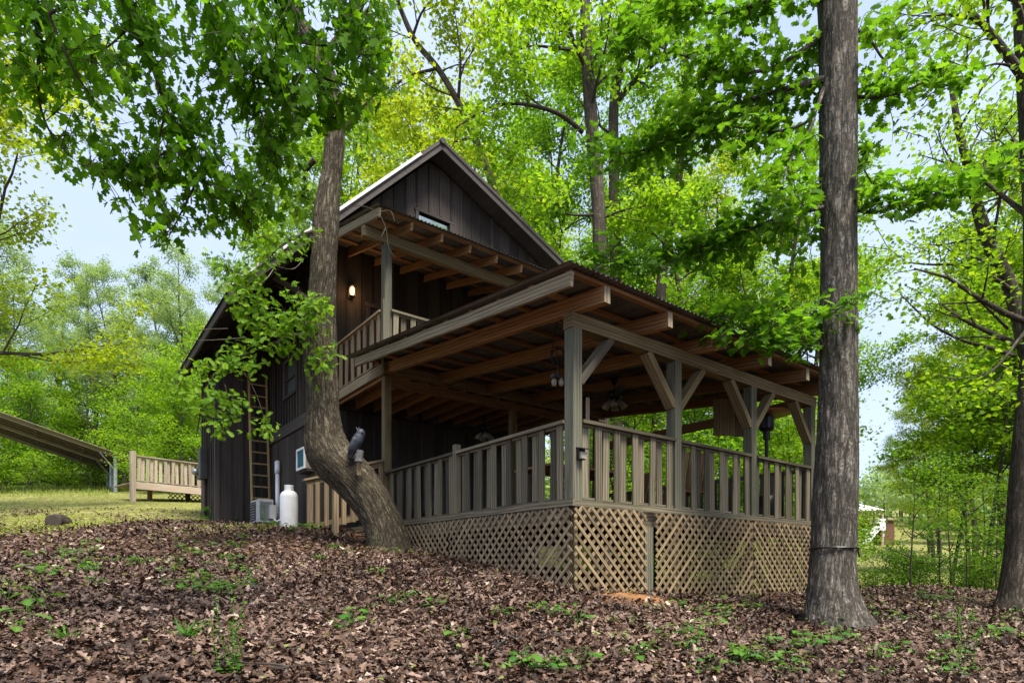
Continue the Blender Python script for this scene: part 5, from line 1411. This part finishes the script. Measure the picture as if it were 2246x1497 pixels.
custom('oak_tree', 'thick brown trunk with flared foot standing at the slope edge', [(2232, 1325, 8.7), (2233, 1290, 8.7), (2240, 1200, 8.7), (2246, 1080, 8.7), (2256, 950, 8.7), (2270, 780, 8.7), (2276, 520, 8.7), (2262, 240, 8.7), (2248, 40, 8.7), (2240, -120, 8.7), (2236, -350, 8.7)], [.75, .50, .40, .37, .35, .33, .3, .24, .12],
       [([(2262, 190, 8.7), (2215, 130, 8.6), (2170, 70, 8.5), (2125, 20, 8.5), (2080, -40, 8.5)], .075, 2.6), ([(2170, 70, 8.5), (2130, 40, 8.4), (2080, 32, 8.3), (2030, 38, 8.2)], .03, 2.0), ([(2230, 150, 8.6), (2190, 140, 8.4), (2140, 150, 8.2), (2085, 145, 8.1)], .02, 1.8), ([(2270, 700, 8.7), (2230, 750, 8.5), (2190, 800, 8.3), (2150, 830, 8.2)], .03, 1.6)], 'lf_bg1', 206, 10, (.07, .11))
G1 = 'tall trees behind the cabin'; LB = 'tall leafy oak in the woods behind the cabin roof'
for i, (px, d, k, s, cr) in enumerate(((1240, 27, 'oakB', 1.0, None), (1010, 25, 'oakA', 1.0, 'lf_bg3'), (880, 29, 'oakC', 1.2, None), (1130, 33, 'oakD', 1.1, None), (1560, 25, 'oakD', .95, 'lf_bg2'), (1640, 30, 'oakA', 1.05, None), (1400, 36, 'oakC', 1.25, 'lf_bg1'), (1730, 24, 'oakB', .85, 'lf_bg1'),
                                      (1770, 36, 'oakD', 1.1, None), (1500, 44, 'oakB', 1.2, None), (1300, 46, 'oakC', 1.4, None), (760, 34, 'oakB', 1.1, 'lf_bg1'), (1000, 42, 'oakD', 1.25, 'lf_bg2'), (640, 40, 'oakA', 1.0, 'lf_haze'))):
    place(k, px, d, s, i * 1.9, LB, G1, crown=cr)
G2 = 'tall trees down the slope'; LB = 'tall green tree on the slope beyond the large trunk'
for i, (px, d, k, s, cr) in enumerate(((2215, 30, 'oakB', .9, 'lf_bg3'), (2330, 20, 'oakA', .85, 'lf_bg1'), (2045, 46, 'oakC', .75, None), (2140, 44, 'oakD', 1.0, 'lf_bg3'), (2240, 52, 'oakB', 1.1, None), (2360, 26, 'oakD', 1.0, None), (2060, 62, 'oakA', .9, 'lf_haze'), (2420, 40, 'oakC', 1.2, None))):
    place(k, px, d, s, i * 2.3 + 1, LB, G2, crown=cr)
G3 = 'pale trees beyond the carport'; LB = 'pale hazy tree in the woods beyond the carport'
for i, (px, d, k, s, cr) in enumerate(((30, 44, 'oakD', .95, 'lf_haze'), (210, 40, 'oakA', .80, 'lf_haze'), (330, 46, 'oakB', .82, 'lf_haze'), (430, 42, 'oakC', .95, 'lf_haze'), (275, 36, 'oakD', .62, 'lf_haze'), (120, 52, 'oakB', .85, 'lf_haze'), (520, 50, 'oakA', .95, 'lf_haze'), (-120, 40, 'oakA', 1.0, 'lf_haze'), (-60, 60, 'oakC', 1.2, 'lf_haze'), (400, 60, 'oakD', .95, 'lf_haze'))):
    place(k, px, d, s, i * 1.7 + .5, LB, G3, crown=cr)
for i, (lat, d, k) in enumerate(((17, 11, 'oakA'), (21, 13.5, 'oakB'), (19, 7, 'oakD'), (25, 9, 'oakC'))):
    place(k, 1123 + FPX * lat / d, d, 1.0, i, 'tall tree out to the side of the deck', 'trees to the side of the deck')
place('oakC', -150, 15.5, .95, 2.0, 'yellow green oak reaching in over the carport from the side')
G4 = 'understory trees beyond the carport'; LB = 'low bright green understory tree beyond the carport roof'
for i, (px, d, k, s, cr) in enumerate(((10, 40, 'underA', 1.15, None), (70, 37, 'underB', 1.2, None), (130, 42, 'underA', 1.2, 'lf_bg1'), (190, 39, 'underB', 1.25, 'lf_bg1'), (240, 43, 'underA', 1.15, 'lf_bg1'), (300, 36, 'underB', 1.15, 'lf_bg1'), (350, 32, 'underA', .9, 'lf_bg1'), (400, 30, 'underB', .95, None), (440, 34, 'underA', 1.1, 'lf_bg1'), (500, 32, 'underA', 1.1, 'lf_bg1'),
                                      (160, 48, 'underB', 1.5, 'lf_haze'), (60, 50, 'underA', 1.3, 'lf_haze'), (330, 50, 'underA', 1.4, 'lf_haze'), (-60, 36, 'underB', 1.3, None), (420, 46, 'underB', 1.5, 'lf_haze'), (250, 54, 'underA', 1.4, 'lf_haze'))):
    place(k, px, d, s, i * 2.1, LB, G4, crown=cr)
G5 = 'understory trees seen through the deck'; LB = 'bright understory tree seen between the deck posts'
for i, (px, d, k, s, cr) in enumerate(((1330, 22, 'underB', 1.0, 'lf_bg1'), (1400, 19, 'underA', .9, 'lf_bg1'), (1470, 24, 'underB', 1.1, None), (1520, 18, 'underA', .85, None), (1580, 21, 'underB', 1.1, 'lf_bg1'), (1640, 17.5, 'underA', .85, 'lf_bg1'), (1700, 20, 'underB', 1.1, None), (1735, 17, 'underA', .7, 'lf_bg1'), (1550, 30, 'underA', 1.3, 'lf_bg1'), (1680, 32, 'underB', 1.5, None), (1420, 32, 'underA', 1.3, None))):
    place(k, px, d, s, i * 1.3, LB, G5, crown=cr)
G6 = 'understory trees on the slope'; LB = 'leafy understory tree on the slope past the large trunk'
for i, (px, d, k, s, cr) in enumerate(((2085, 19, 'openA', .9, 'lf_bg1'), (2165, 16, 'openA', .9, 'lf_bg1'), (2225, 23, 'openB', .95, 'lf_bg1'), (2275, 17, 'openB', 1.0, None), (2130, 30, 'openA', 1.1, 'lf_bg3'), (2320, 24, 'underA', .9, None))):
    place(k, px, d, s, i * 1.1 + .4, LB, G6, crown=cr)
G7 = 'thin saplings on the slope'; LB = 'thin stemmed sapling on the slope below the clearing'
for i, (px, d, s) in enumerate(((1997, 11.5, .62), (2062, 13, .7), (2088, 14, .8), (2120, 12.5, .6), (2150, 15, .8), (2185, 12.5, .55))):
    place('sapling', px, d, s, i * 1.4, LB, G7)
G8 = 'low shrubs along the slope edge'; LB = 'low green shrub along the slope edge'
rr = random.Random(3)
for i in range(30):
    px = rr.uniform(1880, 2300); d = rr.uniform(13.0, 16)
    place('shrub', px, d, rr.uniform(.45, .75) * (.75 if px < 1970 else .9), rr.uniform(0, 6), LB, G8, cat='shrub', crown=rr.choice((None, 'lf_bg1')))
for i in range(12):
    place('shrub', rr.uniform(1400, 1780), rr.uniform(14, 18), rr.uniform(.6, 1.0), rr.uniform(0, 6), 'low green shrub seen through the lattice and railing', 'shrubs beyond the deck', cat='shrub', crown='lf_bg1')
for i in range(14):
    place('shrub', rr.uniform(-20, 300), rr.uniform(33, 40), rr.uniform(.8, 1.4), rr.uniform(0, 6), 'low green shrub under the trees beyond the carport', 'shrubs beyond the carport', cat='shrub', crown='lf_bg1')
# ================================================================== FAR WOODS
rg = np.random.default_rng(77)
L = Leaves(); bt = MB()
def belt(r0, r1, d0, d1, n, h0, h1, hs=1.0):
    for _ in range(n):
        r_ = rg.uniform(r0, r1); d = rg.uniform(d0, d1); lat = r_ * d; zg = gz(lat, d)
        H = rg.uniform(h0, h1); wd = H * rg.uniform(.22, .34); k = 420
        p = rg.normal(0, 1, (k, 3)); p = unit(p) * rg.random((k, 1)) ** .4 * (wd, wd, H * .42)
        c = LD(lat, d, zg + H * .58)
        L.add(c + p, rg.normal(0, 1, (k, 3)), rg.normal(0, .6, (k, 3)) + (0, 0, 1), rg.uniform(.35, .75, k), np.clip(rg.normal(rg.uniform(.3, .7), .2, k), 0, 1))
        bt.tube([LD(lat, d, zg - .3), LD(lat, d, zg + H * .5)], [.2, .12], 5)
belt(-1.1, -.45, 62, 95, 60, 9, 13)
belt(-.45, .35, 60, 95, 40, 10, 16)
belt(.35, .55, 88, 100, 22, 8, 13)
belt(.70, 1.1, 66, 110, 40, 8, 13)
belt(.5, .75, 95, 130, 26, 8, 12)
tag(L.build('distant_woods', SMALL, M['lf_haze'], None, (0, 0, 0), 9, 1.4), 'pale green mass of far woods closing off the clearing', 'woods', None, 'stuff')
tag(bt.build('distant_stems', M['bark_bg'], None, (0, 0, 0)), 'thin stems of the far woods', 'woods', None, 'stuff')
# ================================================================== LEAF LITTER, GRASS, SEEDLINGS
rg = np.random.default_rng(5)
def normals(lat, d):
    e = .12
    zx = (gz_arr(lat + e, d) - gz_arr(lat - e, d)) / (2 * e); zd = (gz_arr(lat, d + e) - gz_arr(lat, d - e)) / (2 * e)
    return unit(-np.outer(zx, RT) - np.outer(zd, FW) + UP)
def scatter(n, d0, d1, margin=1.06, side=1.2, pw=1.0):
    """points spread evenly over the ground in view"""
    d = np.sqrt(rg.random(n) * (d1 ** 2 - d0 ** 2) + d0 ** 2)
    lat = rg.uniform(-1, 1, n) * (d * .865 * margin + side)
    return lat, d
def world_of(lat, d, dz=0.0):
    z = gz_arr(lat, d)
    P = EYE[None] + np.outer(lat, RT) + np.outer(d, FW); P[:, 2] = z + dz; return P
def litter(n, d0, d1, protos, size, name, seed, lift=(.004, .035)):
    lat, d = scatter(n, d0, d1)
    P = world_of(lat, d)
    g = grass_amount(lat, d)
    clay = np.exp(-(((P[:, 0] - .75) / .75) ** 2 + ((P[:, 1] + .35) / .36) ** 2))
    under = (P[:, 0] > .0) & (P[:, 1] > .0) & (P[:, 0] < 5.6) & (P[:, 1] < 7.3)
    inside = (P[:, 0] > -.4) & (P[:, 1] > 7.3) & (P[:, 0] < 5.6) & (P[:, 1] < 13)
    # thin patches where moss shows
    th = vnoise(np.c_[lat, d, 0 * d], (.55, .55, 1), 23)
    keep = (rg.random(len(d)) > g * .84) & (rg.random(len(d)) > clay * 1.2) & ~inside & (~under | (rg.random(len(d)) < .12)) & (rg.random(len(d)) > np.clip((th - .66) * 3.2, 0, .75) * (lat < -.5))
    P = P[keep]; lat = lat[keep]; d = d[keep]; k = len(P)
    N = normals(lat, d) + rg.normal(0, .33, (k, 3)) + np.outer((tone_ := vnoise(np.c_[lat, d, 0 * d], (2.2, 2.2, 1), 51)) - .5, (0, 0, 0))
    U = rg.normal(0, 1, (k, 3)) * (1, 1, .35)
    P[:, 2] += rg.uniform(*lift, k)
    L = Leaves()
    tone = vnoise(np.c_[lat, d, 0 * d], (1.1, 1.1, 1), 41)
    L.add(P, U, N, rg.uniform(*size, k), np.clip(rg.beta(1.3, 2.2, k) + (tone - .5) * .35, 0, 1))
    o = L.build(name, protos, M['litter'], None, (0, 0, 0), seed)
    return tag(o, 'brown fallen oak leaves covering the woodland floor', 'leaves', None, 'stuff')
litter(105000, 2.4, 8.4, DEAD, (.038, .096), 'leaf_litter', 1)
litter(90000, 8.2, 17.5, DEADS, (.05, .105), 'leaf_litter', 2, (.004, .05))
# grass of the far lawn
lat, d = scatter(150000, 9.5, 36)
g = grass_amount(lat, d); sel = (lat / d < -.30) & (rg.random(len(d)) < .6 * g * np.clip(1.25 - d / 60, .3, 1)) & ~((lat / d < -.45) & (d > 33) & False)
lat, d = lat[sel], d[sel]; P = world_of(lat, d, -.005); k = len(P)
tall = np.clip((d - 24) / 8, 0, 1) * (lat / d < -.68)
L = Leaves(); L.add(P, rg.normal(0, .45, (k, 3)) + (0, 0, .8), rg.normal(0, 1, (k, 3)), rg.uniform(.03, .085, k) * (1 + 3.6 * tall), np.clip(rg.normal(.5, .25, k), 0, 1))
tag(L.build('lawn_grass', BLADE, M['grass'], None, (0, 0, 0), 3, 1.6), 'short patchy grass of the lawn behind the cabin', 'grass', None, 'stuff')
# moss and ground cover among the leaves
n = 70000; lat, d = scatter(n, 3, 15)
th = vnoise(np.c_[lat, d, 0 * d], (.55, .55, 1), 23)
sel = (rg.random(n) < np.clip((th - .50) * 3.0, 0, 1)) & (lat < .5) & (d > 4.5) | (rg.random(n) < .02)
lat, d = lat[sel], d[sel]; P = world_of(lat, d, .045); ok = ~((P[:, 0] > -.2) & (P[:, 1] > -.1)); P = P[ok]; k = len(P)
L = Leaves(); L.add(P, rg.normal(0, 1, (k, 3)) * (1, 1, .3) + (0, 0, .3), rg.normal(0, .4, (k, 3)) + (0, 0, 1), rg.uniform(.022, .06, k), np.clip(rg.normal(.6, .25, k), 0, 1))
tag(L.build('ground_cover', SMALL, M['grass'], None, (0, 0, 0), 6, 1.3), 'tiny green ground cover showing between fallen leaves', 'ground cover', None, 'stuff')
# seedlings: each a plant of its own
def seedling_proto(seed, kind):
    r = np.random.default_rng(seed); L = Leaves(); w = MB()
    root = bpy.data.objects.new({'weed': 'seedling', 'oak': 'seedling', 'tuft': 'grass_tuft', 'tall': 'tall_weed'}[kind], None); COL.objects.link(root)
    if kind in ('weed', 'oak'):
        n = 7 if kind == 'weed' else 5
        for j in range(n):
            a = j * 2.4 + r.normal(0, .3); h = .04 + .09 * j / n; q = np.array((math.cos(a) * .05 * r.uniform(.4, 1.6), math.sin(a) * .05 * r.uniform(.4, 1.6), h))
            w.tube([np.array((0, 0, -.01)), q * (.5, .5, .7), q], .0025, 4, caps=False)
            L.add(q, np.array((math.cos(a), math.sin(a), r.uniform(-.2, .25))), np.array((0, 0, 1.0)) + r.normal(0, .25, 3), r.uniform(.06, .11), r.random())
    elif kind == 'tuft':
        for j in range(34):
            a = r.uniform(0, 6.3); q = r.normal(0, .025, 3) * (1, 1, 0)
            L.add(q, np.array((math.cos(a) * .6, math.sin(a) * .6, r.uniform(.5, 1.2))), np.array((math.cos(a), math.sin(a), .2)) * -1, r.uniform(.12, .26), r.random())
        w.tube([np.array((0, 0, -.01)), np.array((0, 0, .03))], .012, 6)
    else:
        for s_ in range(4):
            b0 = r.normal(0, .03, 3) * (1, 1, 0); tp = b0 + r.normal(0, .05, 3) * (1, 1, 0) + (0, 0, r.uniform(.3, .55))
            Q = spline([b0, (b0 + tp) / 2 + r.normal(0, .015, 3), tp], 6); w.tube(Q, .003, 4, caps=False)
            for q in Q[2:]:
                for _ in range(3): L.add(q, r.normal(0, 1, 3) * (1, 1, .4), np.array((0, 0, 1.0)) + r.normal(0, .4, 3), r.uniform(.012, .04), r.random())
        for j in range(10):
            a = r.uniform(0, 6.3); L.add(np.array((0, 0, .02)), np.array((math.cos(a), math.sin(a), .25)), np.array((0, 0, 1.0)), r.uniform(.08, .14), r.random())
    w.build('stem', M['weed'], root)
    L.build('leaves', {'weed': BROAD, 'oak': OAKL, 'tuft': BLADE, 'tall': SMALL}[kind], M['weed'], root, seed=seed)
    return root
for i, k in enumerate(('weed', 'weed', 'oak', 'oak', 'tuft', 'tall')): PROTO[k + str(i)] = seedling_proto(300 + i, k)
def dpx(px, py):
    """distance at which the ground shows at (px, py)"""
    r_ = (px - 1123) / FPX; ds = np.linspace(2.5, 20, 500)
    y = 1240 - (gz_arr(r_ * ds, ds) - EYE[2]) / ds * FPX
    i = np.where(y <= py)[0]; return float(ds[i[0]]) if len(i) else 8.0
rr = random.Random(12)
zones = [((60, 330, 1195, 1290), 26, 'seedling among the leaves below the cut log'), ((360, 560, 1180, 1320), 34, 'seedling among the leaves in the middle of the slope below the lean-to'),
         ((560, 1050, 1190, 1420), 16, 'small seedling in the brown leaves below the crooked oak'), ((1050, 1480, 1320, 1490), 22, 'bright seedling in the leaves below the deck corner'),
         ((1480, 1780, 1310, 1490), 34, 'green seedling in the leaves in front of the lattice'), ((1780, 2240, 1340, 1490), 34, 'green seedling near the foot of the large trunk'), ((1890, 2240, 1300, 1345), 14, 'seedling on the far leaf covered slope past the trunk')]
for (x0, x1, y0, y1), n, lab in zones:
    for _ in range(n):
        px, py = rr.uniform(x0, x1), rr.uniform(y0, y1); d = dpx(px, py)
        k = rr.choice(('weed0', 'weed1', 'oak2', 'oak3'))
        o = place(k, px, d, rr.uniform(.55, 1.25), rr.uniform(0, 6.28), lab, 'seedlings: ' + lab, cat='seedling')
for px, py, k, s, lab, cat in ((415, 1400, 'tuft4', .9, 'bright tuft of long grass blades low in the leaves', 'grass tuft'), (140, 1408, 'tuft4', .75, 'grass tuft beside a bare patch in the leaves', 'grass tuft'), (640, 1165, 'tuft4', .8, 'arching grass clump near the cabin wall weeds', 'grass tuft'), (700, 1230, 'tuft4', .7, 'arching blade cluster below the stairs', 'grass tuft'),
                              (500, 1475, 'tall5', .85, 'tall thin weed with seed stems at the bottom of the slope', 'weed'), (515, 1482, 'tall5', .6, 'shorter thin weed beside the tall seed stems', 'weed'), (2120, 1470, 'tall5', 1.0, 'tall thin weed rising among seedlings on the trunk side', 'weed'), (575, 1165, 'tall5', .9, 'upright weed in front of the heat pump', 'weed'), (825, 1205, 'tall5', .5, 'little weed at the foot of the crooked oak', 'weed')):
    place(k, px, dpx(px, py), s, rr.uniform(0, 6), lab, cat=cat)
lab = 'broad bright green seedling at the slope edge'
for px, py, s in ((20, 1320, 1.7), (60, 1350, 1.5), (30, 1390, 1.4), (90, 1330, 1.3)):
    place('oak2', px, dpx(px, py), s, px, 'broad bright seedling in the clump beside the bare leaves', 'broad seedlings in one clump', cat='seedling')

for i in range(34):
    px = rr.gauss(520, 38) if i < 20 else rr.uniform(590, 690)
    py = rr.uniform(1128, 1150) if i < 20 else rr.uniform(1150, 1164)
    place(rr.choice(('weed0', 'weed1', 'oak2')), px, dpx(px, py), rr.uniform(1.4, 3.0) if i < 20 else rr.uniform(.9, 1.5), rr.uniform(0, 6), 'leafy weed growing at the foot of the cabin wall near the white tank', 'weeds along the cabin wall', cat='weed', zs=1.5 if i < 20 else 1)

# fallen twigs
lab = 'thin fallen twig lying on the brown leaves'
rr = random.Random(77)
for i in range(26):
    px, py = rr.uniform(60, 2200), rr.uniform(1230, 1490); d = dpx(px, py); l_ = (px - 1123) / FPX * d
    a = rr.uniform(0, 6.28); Ln = rr.uniform(.15, .5); pts = []
    for k in range(5):
        q = (k / 4 - .5) * Ln; ll, dd = l_ + q * math.cos(a) + rr.gauss(0, .012), d + q * math.sin(a) + rr.gauss(0, .012)
        pts.append(LD(ll, dd, gz(ll, dd) + .035 + rr.uniform(0, .02)))
    b = MB(); b.tube(spline(pts, 3), np.linspace(.008, .003, 13) * rr.uniform(.7, 1.3), 5)
    tag(b.build('fallen_twig', M['bark_bg' if i % 2 else 'twig']), lab, 'twig', 'fallen twigs')
